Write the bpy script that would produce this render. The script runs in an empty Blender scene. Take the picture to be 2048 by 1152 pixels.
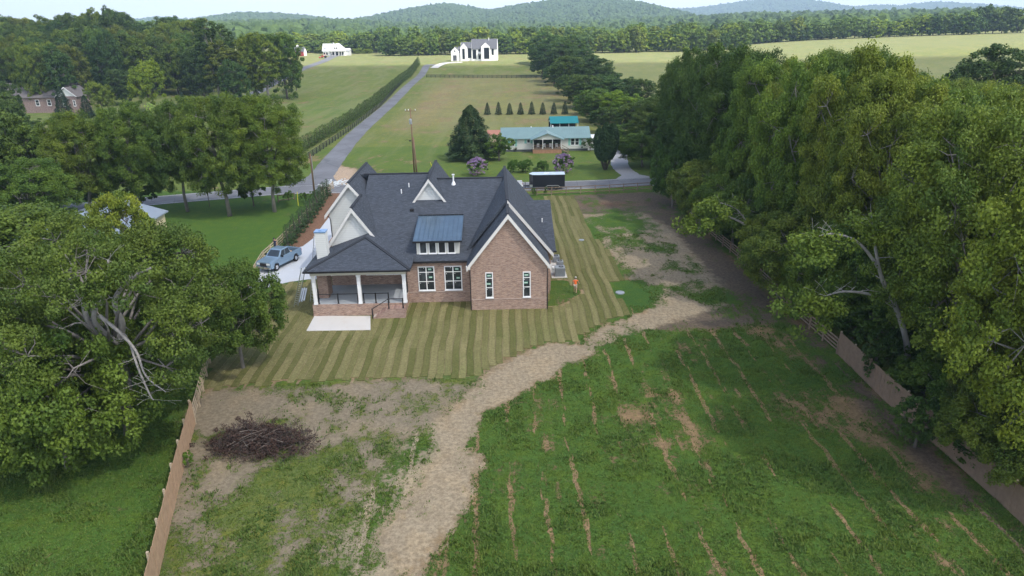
import bpy, bmesh, math, random
import numpy as np
from mathutils import Vector, Matrix
PI = math.pi
S = bpy.context.scene
COL = S.collection
random.seed(7)

# ------------------------------------------------------------------ camera
CAMH = 26.0; FPX = 1365.3
PITCH = math.atan(526 / FPX); ROLL = math.radians(0.8)
_F = np.array([0, math.cos(PITCH), -math.sin(PITCH)])
_R0 = np.array([1.0, 0, 0]); _U0 = np.array([0, math.sin(PITCH), math.cos(PITCH)])
_R = math.cos(ROLL) * _R0 - math.sin(ROLL) * _U0
_U = math.sin(ROLL) * _R0 + math.cos(ROLL) * _U0
_C = np.array([0, 0, CAMH])
cam = bpy.data.cameras.new('camera'); camo = bpy.data.objects.new('camera', cam); COL.objects.link(camo)
cam.sensor_width = 36; cam.lens = 24.0; cam.clip_start = 0.5; cam.clip_end = 20000
m = Matrix(((_R[0], _U[0], -_F[0], 0), (_R[1], _U[1], -_F[1], 0), (_R[2], _U[2], -_F[2], CAMH), (0, 0, 0, 1)))
camo.matrix_world = m
S.camera = camo

# ------------------------------------------------------------------ sky, sun, exposure
SUN_EL = math.radians(52); SUN_AZ = math.radians(35)      # azimuth: sun stands to the right and a little behind the camera
sdir = Vector((math.cos(SUN_EL) * math.cos(-SUN_AZ), math.cos(SUN_EL) * math.sin(-SUN_AZ), math.sin(SUN_EL)))
W = bpy.data.worlds.new('World'); S.world = W; W.use_nodes = True
nt = W.node_tree; bg = nt.nodes['Background']
sky = nt.nodes.new('ShaderNodeTexSky'); sky.sky_type = 'NISHITA'; sky.sun_disc = False
sky.sun_elevation = SUN_EL
sky.sun_rotation = math.atan2(sdir.x, sdir.y)
sky.air_density = 1.0; sky.dust_density = 3.0; sky.ozone_density = 1.0
# white cumulus low over the skyline, part of the sky itself
_tc = nt.nodes.new('ShaderNodeTexCoord'); _sp = nt.nodes.new('ShaderNodeSeparateXYZ'); nt.links.new(_tc.outputs['Generated'], _sp.inputs[0])
_mp = nt.nodes.new('ShaderNodeMapping'); _mp.inputs['Scale'].default_value = (1, 1, 3.5); nt.links.new(_tc.outputs['Generated'], _mp.inputs[0])
_no = nt.nodes.new('ShaderNodeTexNoise'); _no.inputs['Scale'].default_value = 5.0; _no.inputs['Detail'].default_value = 8; _no.inputs['Roughness'].default_value = 0.6; nt.links.new(_mp.outputs[0], _no.inputs['Vector'])
_lo = nt.nodes.new('ShaderNodeMapRange'); _lo.interpolation_type = 'SMOOTHSTEP'; _lo.inputs['From Min'].default_value = 0.55; _lo.inputs['From Max'].default_value = 0.05; nt.links.new(_sp.outputs[2], _lo.inputs['Value'])
_ad = nt.nodes.new('ShaderNodeMath'); _ad.operation = 'ADD'; nt.links.new(_no.outputs['Fac'], _ad.inputs[0]); nt.links.new(_lo.outputs[0], _ad.inputs[1])
_mk = nt.nodes.new('ShaderNodeMapRange'); _mk.interpolation_type = 'SMOOTHSTEP'; _mk.inputs['From Min'].default_value = 0.75; _mk.inputs['From Max'].default_value = 1.35; nt.links.new(_ad.outputs[0], _mk.inputs['Value'])
_mx = nt.nodes.new('ShaderNodeMix'); _mx.data_type = 'RGBA'; nt.links.new(_mk.outputs[0], _mx.inputs[0]); nt.links.new(sky.outputs[0], _mx.inputs[6]); _mx.inputs[7].default_value = (8.0, 8.2, 8.6, 1)
nt.links.new(_mx.outputs[2], bg.inputs[0]); bg.inputs[1].default_value = 0.15
sl = bpy.data.lights.new('sun', 'SUN'); slo = bpy.data.objects.new('sun', sl); COL.objects.link(slo)
sl.energy = 4.2; sl.angle = math.radians(0.6); sl.color = (1.0, 0.95, 0.87)
slo.rotation_euler = (-sdir).to_track_quat('-Z', 'Y').to_euler()
sl.energy = 4.6
slo.location = (0, 0, 200)
S.view_settings.view_transform = 'Standard'; S.view_settings.look = 'None'
S.view_settings.exposure = 0.8; S.view_settings.gamma = 1.0
S.cycles.max_bounces = 6; S.cycles.diffuse_bounces = 3; S.cycles.glossy_bounces = 2
S.cycles.transmission_bounces = 4; S.cycles.transparent_max_bounces = 8; S.cycles.volume_bounces = 0
S.cycles.use_denoising = True
S.cycles.sample_clamp_indirect = 4.0

# ------------------------------------------------------------------ helpers: image point -> world point
def ray(x, y):
    return _F + _R * ((x - 1024) / FPX) - _U * ((y - 576) / FPX)
def sm(a, b, t):
    t = np.clip((np.asarray(t, float) - a) / (b - a), 0, 1); return t * t * (3 - 2 * t)
def T(x, y):
    """height of the land"""
    x = np.asarray(x, float); y = np.asarray(y, float)
    z = 2.2 * sm(230, 350, y) + 4.3 * sm(350, 430, y) + 1.5 * sm(430, 520, y)
    z = z + 7 * sm(90, 350, x) * sm(180, 450, y) + 5 * sm(250, 600, x) * sm(350, 600, y)
    z = z + 10 * sm(110, 320, -x) * sm(230, 420, y)
    z = z + 10 * sm(700, 1500, y)
    return z
def G(x, y, z=0.0):
    d = ray(x, y); return _C + d * ((z - CAMH) / d[2])
def GT(x, y):
    d = ray(x, y)
    if d[2] > -1e-4: return _C + d * 1500
    t = 30.0
    while t < 9000:
        p = _C + d * t
        if p[2] < float(T(p[0], p[1])): break
        t += 1.5
    lo, hi = t - 1.5, t
    for _ in range(14):
        mdl = (lo + hi) / 2; p = _C + d * mdl
        if p[2] < float(T(p[0], p[1])): hi = mdl
        else: lo = mdl
    return _C + d * hi
def AT(x, Y, y):
    d = ray(x, y); return _C + d * (Y / d[1])

# ------------------------------------------------------------------ object helpers
def link(o, parent=None):
    COL.objects.link(o)
    if parent is not None: o.parent = parent
    return o
def tag(o, label=None, cat=None, group=None, kind=None):
    if label: o['label'] = label
    if cat: o['category'] = cat
    if group: o['group'] = group
    if kind: o['kind'] = kind
    return o
def empty(name, loc, rz=0.0, label=None, cat=None, group=None):
    o = bpy.data.objects.new(name, None); o.location = tuple(float(v) for v in loc); o.rotation_euler = (0, 0, rz)
    o.empty_display_size = 0.3
    link(o); return tag(o, label, cat, group)
class MB:
    def __init__(s): s.v = []; s.f = []; s.m = []
    def add(s, vs, fs, mi=0):
        b = len(s.v); s.v += [tuple(float(c) for c in q) for q in vs]
        for f in fs: s.f.append([b + i for i in f]); s.m.append(mi)
        return s
    def box(s, x0, x1, y0, y1, z0, z1, mi=0):
        vs = [(x0, y0, z0), (x1, y0, z0), (x1, y1, z0), (x0, y1, z0), (x0, y0, z1), (x1, y0, z1), (x1, y1, z1), (x0, y1, z1)]
        return s.add(vs, [(0, 3, 2, 1), (4, 5, 6, 7), (0, 1, 5, 4), (1, 2, 6, 5), (2, 3, 7, 6), (3, 0, 4, 7)], mi)
    def bar(s, p, q, w, h, mi=0):
        """rectangular bar from p to q, w wide, h high"""
        p = Vector(p); q = Vector(q); d = (q - p).normalized()
        up = Vector((0, 0, 1)) if abs(d.z) < 0.95 else Vector((0, 1, 0))
        a = d.cross(up).normalized(); b = a.cross(d).normalized()
        vs = []
        for c in (p, q):
            for (i, j) in ((-1, -1), (1, -1), (1, 1), (-1, 1)): vs.append(c + a * (w / 2 * i) + b * (h / 2 * j))
        return s.add(vs, [(0, 1, 2, 3), (7, 6, 5, 4), (0, 4, 5, 1), (1, 5, 6, 2), (2, 6, 7, 3), (3, 7, 4, 0)], mi)
    def tube(s, pts, rad, n=6, mi=0, cap=True):
        pts = [Vector(p) for p in pts]; vs = []
        if not hasattr(rad, '__len__'): rad = [rad] * len(pts)
        for i, p in enumerate(pts):
            d = (pts[min(i + 1, len(pts) - 1)] - pts[max(i - 1, 0)])
            if d.length < 1e-6: d = Vector((0, 0, 1))
            d.normalize()
            ref = Vector((1, 0, 0)) if abs(d.x) < 0.8 else Vector((0, 1, 0))
            a = d.cross(ref).normalized(); b = d.cross(a)
            for k in range(n):
                t = 2 * PI * k / n; vs.append(p + (a * math.cos(t) + b * math.sin(t)) * rad[i])
        fs = []
        for i in range(len(pts) - 1):
            for k in range(n):
                k2 = (k + 1) % n; fs.append((i * n + k, i * n + k2, (i + 1) * n + k2, (i + 1) * n + k))
        if cap: fs.append(tuple(range(n - 1, -1, -1))); fs.append(tuple((len(pts) - 1) * n + k for k in range(n)))
        return s.add(vs, fs, mi)
    def prism(s, poly, axis, a0, a1, mi=0):
        """poly of (p,q) extruded along axis: 'y' -> (p,a,q); 'x' -> (a,p,q); 'z' -> (p,q,a)"""
        def w(p, a):
            return (p[0], a, p[1]) if axis == 'y' else ((a, p[0], p[1]) if axis == 'x' else (p[0], p[1], a))
        n = len(poly); vs = [w(p, a0) for p in poly] + [w(p, a1) for p in poly]
        fs = [tuple(range(n)), tuple(range(2 * n - 1, n - 1, -1))]
        for i in range(n): j = (i + 1) % n; fs.append((i, i + n, j + n, j))
        return s.add(vs, fs, mi)
    def build(s, name, mat, parent=None, smooth=False, bevel=0, fix=True):
        me = bpy.data.meshes.new(name); me.from_pydata(s.v, [], s.f); me.update()
        if fix:
            bm = bmesh.new(); bm.from_mesh(me); bmesh.ops.recalc_face_normals(bm, faces=bm.faces); bm.to_mesh(me); bm.free()
        mats = mat if isinstance(mat, (list, tuple)) else [mat]
        for mm in mats: me.materials.append(mm)
        if len(mats) > 1: me.polygons.foreach_set('material_index', s.m)
        if smooth: me.polygons.foreach_set('use_smooth', [True] * len(me.polygons))
        o = bpy.data.objects.new(name, me); link(o, parent)
        if bevel:
            b = o.modifiers.new('bevel', 'BEVEL'); b.width = bevel; b.segments = 2; b.limit_method = 'ANGLE'
        return o
def np_mesh(name, V, F, mats, fattr=None, midx=None, smooth=False):
    """V (n,3), F (m,k) with equal sized faces"""
    me = bpy.data.meshes.new(name); n = len(V); mm, k = F.shape
    me.vertices.add(n); me.vertices.foreach_set('co', np.ascontiguousarray(V, dtype=np.float32).ravel())
    me.loops.add(mm * k); me.loops.foreach_set('vertex_index', np.ascontiguousarray(F, dtype=np.int32).ravel())
    me.polygons.add(mm); me.polygons.foreach_set('loop_start', np.arange(0, mm * k, k, dtype=np.int32))
    try: me.polygons.foreach_set('loop_total', np.full(mm, k, dtype=np.int32))
    except Exception: pass
    for q in mats: me.materials.append(q)
    if midx is not None: me.polygons.foreach_set('material_index', np.ascontiguousarray(midx, dtype=np.int32))
    if fattr is not None:
        for nm, arr in fattr.items():
            a = me.attributes.new(nm, 'FLOAT', 'FACE'); a.data.foreach_set('value', np.ascontiguousarray(arr, dtype=np.float32))
    me.polygons.foreach_set('use_smooth', np.full(mm, bool(smooth)))
    me.update(calc_edges=True); me.validate()
    return me
def copy_tree(root):
    c = root.copy(); COL.objects.link(c)
    for ch in root.children:
        d = ch.copy(); COL.objects.link(d); d.parent = c
        for g in ch.children:
            e = g.copy(); COL.objects.link(e); e.parent = d
    return c

# ------------------------------------------------------------------ materials
class NM:
    """tiny node-material helper"""
    def __init__(s, name, rough=0.8, spec=0.3):
        s.m = bpy.data.materials.new(name); s.m.use_nodes = True; s.t = s.m.node_tree; s.b = s.t.nodes['Principled BSDF']
        s.b.inputs['Roughness'].default_value = rough
        s.b.inputs['Specular IOR Level'].default_value = spec
    def n(s, kind, **kw):
        nd = s.t.nodes.new('ShaderNode' + kind)
        for k, v in kw.items(): setattr(nd, k, v)
        return nd
    def set(s, inp, v):
        if hasattr(v, 'is_output') or hasattr(v, 'links'): s.t.links.new(v, inp)
        else: inp.default_value = v
    def math(s, op, a, b=0.0, clamp=False):
        nd = s.n('Math', operation=op, use_clamp=clamp); s.set(nd.inputs[0], a); s.set(nd.inputs[1], b); return nd.outputs[0]
    def ss(s, a, b, x):
        nd = s.n('MapRange', interpolation_type='SMOOTHSTEP'); s.set(nd.inputs['Value'], x)
        nd.inputs['From Min'].default_value = a; nd.inputs['From Max'].default_value = b; return nd.outputs[0]
    def mix(s, f, a, b, bt='MIX'):
        nd = s.n('Mix', data_type='RGBA', blend_type=bt); s.set(nd.inputs[0], f); s.set(nd.inputs[6], a); s.set(nd.inputs[7], b); return nd.outputs[2]
    def coord(s, which='Object'):
        return s.n('TexCoord').outputs[which]
    def mapv(s, v, sc=(1, 1, 1), rot=(0, 0, 0), loc=(0, 0, 0)):
        nd = s.n('Mapping'); s.t.links.new(v, nd.inputs[0]); nd.inputs['Scale'].default_value = sc
        nd.inputs['Rotation'].default_value = rot; nd.inputs['Location'].default_value = loc; return nd.outputs[0]
    def noise(s, v, scale, detail=4, rough=0.6, col=False):
        nd = s.n('TexNoise'); s.t.links.new(v, nd.inputs['Vector']); nd.inputs['Scale'].default_value = scale
        nd.inputs['Detail'].default_value = detail; nd.inputs['Roughness'].default_value = rough
        return nd.outputs['Color'] if col else nd.outputs['Fac']
    def ramp(s, f, stops):
        nd = s.n('ValToRGB'); s.t.links.new(f, nd.inputs[0]); cr = nd.color_ramp
        while len(cr.elements) < len(stops): cr.elements.new(0.5)
        for e, (p, c) in zip(cr.elements, stops): e.position = p; e.color = c4(c)
        return nd.outputs[0]
    def attr(s, nm):
        return s.n('Attribute', attribute_name=nm)
    def bump(s, h, strength=0.3, dist=0.05):
        nd = s.n('Bump'); s.set(nd.inputs['Height'], h); nd.inputs['Strength'].default_value = strength
        nd.inputs['Distance'].default_value = dist; s.t.links.new(nd.outputs[0], s.b.inputs['Normal'])
    def color(s, c): s.set(s.b.inputs['Base Color'], c)
def c4(c): return (c[0], c[1], c[2], 1.0)
def simple(name, c, rough=0.7, metal=0.0, var=0.12, sc=3.0, spec=0.3):
    a = NM(name, rough, spec); v = a.coord()
    f = a.noise(v, sc, 4, 0.65)
    a.color(a.mix(f, c4([x * (1 - var) for x in c]), c4([min(1, x * (1 + var)) for x in c])))
    a.b.inputs['Metallic'].default_value = metal
    return a.m
def wallvec(a, su=1.0, sz=1.0):
    tc = a.n('TexCoord'); sep = a.n('SeparateXYZ'); a.t.links.new(tc.outputs['Object'], sep.inputs[0])
    sn = a.n('SeparateXYZ'); a.t.links.new(tc.outputs['Normal'], sn.inputs[0])
    f = a.math('GREATER_THAN', a.math('ABSOLUTE', sn.outputs[0]), 0.6)
    u = a.math('ADD', a.math('MULTIPLY', sep.outputs[0], a.math('SUBTRACT', 1.0, f)), a.math('MULTIPLY', sep.outputs[1], f))
    cb = a.n('CombineXYZ'); a.t.links.new(a.math('MULTIPLY', u, su), cb.inputs[0]); a.t.links.new(a.math('MULTIPLY', sep.outputs[2], sz), cb.inputs[1])
    return cb.outputs[0], tc.outputs['Object']
def brick_mat(name, c1, c2, mortar, bw=0.30, rh=0.10, grime=0.25):
    a = NM(name, 0.9, 0.2); v, ob = wallvec(a)
    bt = a.n('TexBrick'); a.t.links.new(v, bt.inputs['Vector'])
    bt.inputs['Color1'].default_value = c4(c1); bt.inputs['Color2'].default_value = c4(c2); bt.inputs['Mortar'].default_value = c4(mortar)
    bt.inputs['Scale'].default_value = 1.0; bt.inputs['Brick Width'].default_value = bw; bt.inputs['Row Height'].default_value = rh
    bt.inputs['Mortar Size'].default_value = 0.012; bt.inputs['Bias'].default_value = 0.0
    n1 = a.noise(a.mapv(v, (1.3, 7, 1)), 1.6, 5, 0.75); n2 = a.noise(ob, 0.7, 4, 0.6)
    c = a.mix(a.ss(0.38, 0.68, n1), bt.outputs['Color'], c4([x * 0.62 for x in c2]))
    c = a.mix(a.math('MULTIPLY', a.ss(0.55, 0.75, a.noise(a.mapv(v, (3, 9, 1), loc=(5, 3, 0)), 1.3, 3, 0.7)), 0.6), c, c4([min(1, x * 1.35) for x in c1]))
    c = a.mix(a.math('MULTIPLY', n2, grime), c, c4([x * 0.6 for x in c1]))
    a.color(c); a.bump(bt.outputs['Fac'], 0.3, 0.01); return a.m
def shingle_mat(name, c, var=0.5, rh=0.14):
    a = NM(name, 0.85, 0.3)
    tc = a.n('TexCoord'); sep = a.n('SeparateXYZ'); a.t.links.new(tc.outputs['Object'], sep.inputs[0])
    sn = a.n('SeparateXYZ'); a.t.links.new(tc.outputs['Normal'], sn.inputs[0])
    f = a.math('GREATER_THAN', a.math('ABSOLUTE', sn.outputs[0]), a.math('ABSOLUTE', sn.outputs[1]))
    # along-slope distance = height / sin(slope); across = the other axis
    nz = a.math('SQRT', a.math('MAXIMUM', a.math('SUBTRACT', 1.0, a.math('MULTIPLY', sn.outputs[2], sn.outputs[2])), 0.02))
    along = a.math('DIVIDE', sep.outputs[2], nz)
    u = a.math('ADD', a.math('MULTIPLY', sep.outputs[0], a.math('SUBTRACT', 1.0, f)), a.math('MULTIPLY', sep.outputs[1], f))
    cb = a.n('CombineXYZ'); a.t.links.new(u, cb.inputs[0]); a.t.links.new(along, cb.inputs[1])
    bt = a.n('TexBrick'); a.t.links.new(cb.outputs[0], bt.inputs['Vector'])
    bt.inputs['Color1'].default_value = c4([x * (1 - var) for x in c]); bt.inputs['Color2'].default_value = c4([x * (1 + var) for x in c])
    bt.inputs['Mortar'].default_value = c4([x * 0.45 for x in c]); bt.inputs['Scale'].default_value = 1.0
    bt.inputs['Brick Width'].default_value = 0.34; bt.inputs['Row Height'].default_value = rh; bt.inputs['Mortar Size'].default_value = 0.012
    n1 = a.noise(a.mapv(cb.outputs[0], (2.2, 6, 1)), 1.5, 4, 0.7); n2 = a.noise(tc.outputs['Object'], 0.35, 4, 0.6)
    cc = a.mix(a.ss(0.4, 0.7, n1), bt.outputs['Color'], c4([x * 0.55 for x in c]))
    cc = a.mix(a.math('MULTIPLY', n2, 0.5), cc, c4([c[0] * 1.25, c[1] * 1.15, c[2] * 1.0]))
    a.color(cc); a.bump(bt.outputs['Fac'], 0.25, 0.01); return a.m
def siding_mat(name, c, rh=0.19):
    a = NM(name, 0.6, 0.35); tc = a.n('TexCoord'); sep = a.n('SeparateXYZ'); a.t.links.new(tc.outputs['Object'], sep.inputs[0])
    fr = a.math('FRACT', a.math('DIVIDE', sep.outputs[2], rh))
    groove = a.ss(0.0, 0.14, fr)
    cc = a.mix(groove, c4([x * 0.62 for x in c]), c4(c)); n2 = a.noise(tc.outputs['Object'], 1.2, 4, 0.6)
    cc = a.mix(a.math('MULTIPLY', n2, 0.16), cc, c4([x * 0.8 for x in c]))
    a.color(cc); a.bump(a.math('SUBTRACT', 1.0, fr), 0.5, 0.02); return a.m
def glass_mat(name, c=(0.02, 0.025, 0.03), rough=0.08):
    a = NM(name, rough, 0.6); n = a.noise(a.coord(), 1.1, 2, 0.5)
    a.color(a.mix(a.ss(0.45, 0.7, n), c4(c), c4([x * 2.3 + 0.015 for x in c]))); return a.m

M = {}
M['brick'] = brick_mat('brick', (0.48, 0.315, 0.23), (0.30, 0.195, 0.155), (0.52, 0.46, 0.41))
M['roof'] = shingle_mat('roof_shingles', (0.056, 0.068, 0.090), 0.45)
M['siding'] = siding_mat('white_siding', (0.66, 0.68, 0.66))
M['trim'] = simple('trim_paint', (0.66, 0.65, 0.62), 0.5, var=0.05)
M['white'] = simple('white_paint', (0.78, 0.79, 0.80), 0.45, var=0.05)
M['beam'] = simple('cream_paint', (0.60, 0.58, 0.50), 0.5, var=0.05)
M['black'] = simple('black_metal', (0.018, 0.018, 0.02), 0.4)
M['glass'] = glass_mat('window_glass')
M['metalroof'] = simple('standing_seam', (0.13, 0.19, 0.25), 0.30, 0.55, var=0.35, sc=0.8, spec=0.5)
M['capmetal'] = simple('blue_cap_metal', (0.25, 0.40, 0.62), 0.35, 0.4)
M['sticker'] = simple('green_sticker', (0.10, 0.32, 0.22), 0.6)
M['stickerw'] = simple('pale_sticker', (0.62, 0.66, 0.62), 0.6)
M['soldier'] = simple('stone_band', (0.44, 0.34, 0.29), 0.85)
M['stair'] = brick_mat('stair_brick', (0.46, 0.31, 0.25), (0.33, 0.21, 0.18), (0.45, 0.4, 0.36))
def concrete(name, c, dirt=(0.42, 0.30, 0.22), amt=0.5):
    a = NM(name, 0.85, 0.25); v = a.coord(); n = a.noise(v, 0.35, 6, 0.65); n2 = a.noise(v, 6, 5, 0.7)
    cc = a.mix(a.math('MULTIPLY', a.ss(0.5, 0.75, n), amt), c4(c), c4(dirt))
    cc = a.mix(a.math('MULTIPLY', n2, 0.25), cc, c4([x * 0.7 for x in c])); a.color(cc); return a.m
M['porch'] = concrete('porch_concrete', (0.36, 0.39, 0.42), (0.28, 0.28, 0.28), 0.4)
M['concrete'] = concrete('driveway_concrete', (0.50, 0.53, 0.57), (0.46, 0.40, 0.34), 0.35)
M['patio'] = concrete('patio_concrete', (0.56, 0.55, 0.53), (0.50, 0.40, 0.31), 0.7)
def asphalt(name, c):
    a = NM(name, 0.85, 0.25); v = a.coord('Object'); n = a.noise(v, 0.12, 5, 0.6); n2 = a.noise(v, 4, 6, 0.75)
    cc = a.mix(a.ss(0.3, 0.7, n), c4([x * 0.8 for x in c]), c4([x * 1.18 for x in c]))
    cc = a.mix(a.math('MULTIPLY', n2, 0.4), cc, c4([x * 0.6 for x in c])); 
    cr = a.n('TexVoronoi', feature='DISTANCE_TO_EDGE'); a.t.links.new(a.mapv(v, (1, 0.5, 1)), cr.inputs['Vector']); cr.inputs['Scale'].default_value = 0.22
    cc = a.mix(a.math('MULTIPLY', a.math('SUBTRACT', 1.0, a.ss(0.0, 0.02, cr.outputs[0])), 0.5), cc, c4([x * 0.45 for x in c]))
    a.color(cc); return a.m
M['road'] = asphalt('road_asphalt', (0.19, 0.195, 0.21))
M['drive'] = asphalt('driveway_asphalt', (0.175, 0.18, 0.195))
M['paint'] = simple('road_paint', (0.62, 0.62, 0.58), 0.7, var=0.25, sc=2)
M['wood_new'] = simple('fence_wood', (0.40, 0.27, 0.17), 0.85, var=0.35, sc=2.5)
M['wood_pale'] = simple('pale_wood', (0.42, 0.34, 0.24), 0.85, var=0.3, sc=2.5)
M['wood_old'] = simple('weathered_wood', (0.22, 0.165, 0.12), 0.9, var=0.35, sc=2.5)
M['wood_black'] = simple('black_painted_wood', (0.022, 0.024, 0.028), 0.7, var=0.3)
M['steel'] = simple('galvanised_steel', (0.5, 0.52, 0.55), 0.4, 0.6)
M['alum'] = simple('aluminium', (0.55, 0.57, 0.58), 0.35, 0.7)
M['bark'] = simple('bark', (0.11, 0.095, 0.08), 0.95, var=0.45, sc=2.2)
M['bark_pale'] = simple('pale_bark', (0.20, 0.185, 0.17), 0.95, var=0.45, sc=1.4)
M['rubber'] = simple('rubber', (0.02, 0.02, 0.02), 0.8)
def leaf_mat(name, ca, cb, tr=0.25):
    a = NM(name, 0.6, 0.25); t = a.attr('tint').outputs['Fac']; oi = a.n('ObjectInfo')
    c = a.mix(t, c4(ca), c4(cb)); n = a.noise(a.coord('Object'), 0.33, 3, 0.6)
    c = a.mix(a.ss(0.35, 0.7, n), c, a.mix(0.5, c, c4([cb[0] * 1.25, cb[1] * 1.1, cb[2] * 0.7])))
    c = a.mix(1.0, c, oi.outputs['Color'], 'MULTIPLY')
    a.color(c)
    tl = a.n('BsdfTranslucent'); a.t.links.new(c, tl.inputs['Color'])
    ms = a.n('MixShader'); ms.inputs[0].default_value = tr
    a.t.links.new(a.b.outputs[0], ms.inputs[1]); a.t.links.new(tl.outputs[0], ms.inputs[2])
    a.t.links.new(ms.outputs[0], a.t.nodes['Material Output'].inputs['Surface']); return a.m
M['leaf'] = leaf_mat('foliage', (0.044, 0.090, 0.021), (0.130, 0.188, 0.036))
M['leaf_dark'] = leaf_mat('conifer_foliage', (0.025, 0.055, 0.022), (0.055, 0.095, 0.035), 0.1)
M['flower'] = leaf_mat('purple_blossom', (0.22, 0.13, 0.30), (0.42, 0.30, 0.52), 0.2)
M['brush'] = simple('dead_brush', (0.075, 0.058, 0.05), 0.95, var=0.6, sc=1.5)
M['brush_red'] = simple('dead_leaves', (0.06, 0.036, 0.028), 0.95, var=0.5, sc=1.5)
M['brush_pale'] = simple('dead_branches', (0.20, 0.17, 0.145), 0.9, var=0.3)

# ------------------------------------------------------------------ the land
def _h(ix, iy, s):
    n = (ix.astype(np.int64) * 374761393 + iy.astype(np.int64) * 668265263 + s * 1442695041) & 0xffffffff
    n = ((n ^ (n >> 13)) * 1274126177) & 0xffffffff
    return ((n ^ (n >> 16)) & 0xffff) / 65535.0
def vn(x, y, s=0):
    ix = np.floor(x); iy = np.floor(y); fx = x - ix; fy = y - iy
    fx = fx * fx * (3 - 2 * fx); fy = fy * fy * (3 - 2 * fy)
    a = _h(ix, iy, s); b = _h(ix + 1, iy, s); c = _h(ix, iy + 1, s); d = _h(ix + 1, iy + 1, s)
    return (a * (1 - fx) + b * fx) * (1 - fy) + (c * (1 - fx) + d * fx) * fy
def fbm(x, y, s=0, o=4):
    t = 0; a = 0.5; n = 0
    for i in range(o):
        t = t + a * vn(x * 2 ** i, y * 2 ** i, s + i * 17); n += a; a *= 0.55
    return t / n
def sdf(poly, x, y):
    """signed distance, positive inside"""
    P = np.array(poly, float); d2 = np.full(x.shape, 1e18); ins = np.zeros(x.shape, bool)
    for i in range(len(P)):
        a = P[i]; b = P[(i + 1) % len(P)]; e = b - a; L = float(e @ e) + 1e-12
        t = np.clip(((x - a[0]) * e[0] + (y - a[1]) * e[1]) / L, 0, 1)
        d2 = np.minimum(d2, (x - a[0] - t * e[0]) ** 2 + (y - a[1] - t * e[1]) ** 2)
        c = ((a[1] > y) != (b[1] > y)) & (x < (b[0] - a[0]) * (y - a[1]) / (b[1] - a[1] + 1e-12) + a[0]); ins ^= c
    d = np.sqrt(d2); return np.where(ins, d, -d)
def pxpoly(l): return [tuple(G(x, y)[:2]) for x, y in l]
PSI = math.radians(1.2)
HO = G(944, 621)                                             # house origin
HU = np.array([math.cos(PSI), math.sin(PSI), 0]); HV = np.array([-math.sin(PSI), math.cos(PSI), 0])
SOD = pxpoly([(395, 782), (470, 776), (560, 768), (700, 765), (800, 758), (900, 755), (950, 760), (985, 730), (1060, 700), (1100, 684), (1160, 687), (1163, 670),
              (1200, 650), (1256, 631), (1240, 600), (1221, 568), (1253, 561), (1228, 513), (1190, 475), (1162, 429), (1149, 391), (1092, 391),
              (1040, 450), (900, 560), (640, 560), (600, 562), (560, 568), (515, 600), (440, 700)])
PATH = pxpoly([(752, 1074), (828, 985), (882, 905), (868, 872), (892, 832), (945, 772), (1000, 728), (1100, 686), (1165, 689), (1200, 654), (1262, 634), (1290, 622), (1300, 590),
               (1253, 560), (1228, 513), (1190, 475), (1162, 429), (1285, 425), (1345, 458), (1400, 522), (1450, 580), (1455, 610), (1420, 622), (1340, 645), (1250, 677),
               (1130, 735), (1045, 785), (965, 830), (935, 900), (972, 912), (942, 962), (935, 1020), (860, 1110), (840, 1150), (770, 1115)])
MIXP = pxpoly([(700, 1020), (805, 888), (885, 835), (895, 900), (828, 985), (752, 1074), (800, 1140), (820, 1200), (540, 1200), (620, 1110)])
DIRT = pxpoly([(1149, 391), (1320, 384), (1400, 460), (1500, 560), (1580, 640), (1420, 655), (1300, 660), (1400, 622), (1440, 590), (1400, 520), (1340, 455), (1285, 425), (1163, 430)])
STRIP = [(25.0, 57), (24.8, 46), (25.4, 38), (25.6, 26), (27, 26), (27, 57)]
BARE = pxpoly([(380, 800), (430, 776), (470, 776), (700, 762), (960, 752), (985, 735), (880, 840), (800, 890), (720, 1010), (670, 1110), (640, 1200), (280, 1200), (330, 1040), (355, 920)])
RIGHTSTRAW = pxpoly([(1165, 430), (1285, 425), (1400, 522), (1450, 580), (1440, 610), (1290, 625), (1240, 590), (1228, 513), (1190, 475)])
WEEDCL = pxpoly([(1235, 585), (1280, 560), (1320, 575), (1325, 610), (1280, 622), (1240, 600)])
ACP = pxpoly([(1094, 562), (1132, 560), (1150, 575), (1166, 582), (1145, 600), (1120, 612), (1094, 614)])
RUB = pxpoly([(650, 352), (672, 330), (712, 338), (712, 372), (655, 374)])
LEFTF = [(-30.6, 116), (-29.5, 92), (-29.6, 76), (-24.5, 48), (-21.5, 38.2), (-18.7, 27.3), (-16, 10), (-200, 10), (-200, 116)]
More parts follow.
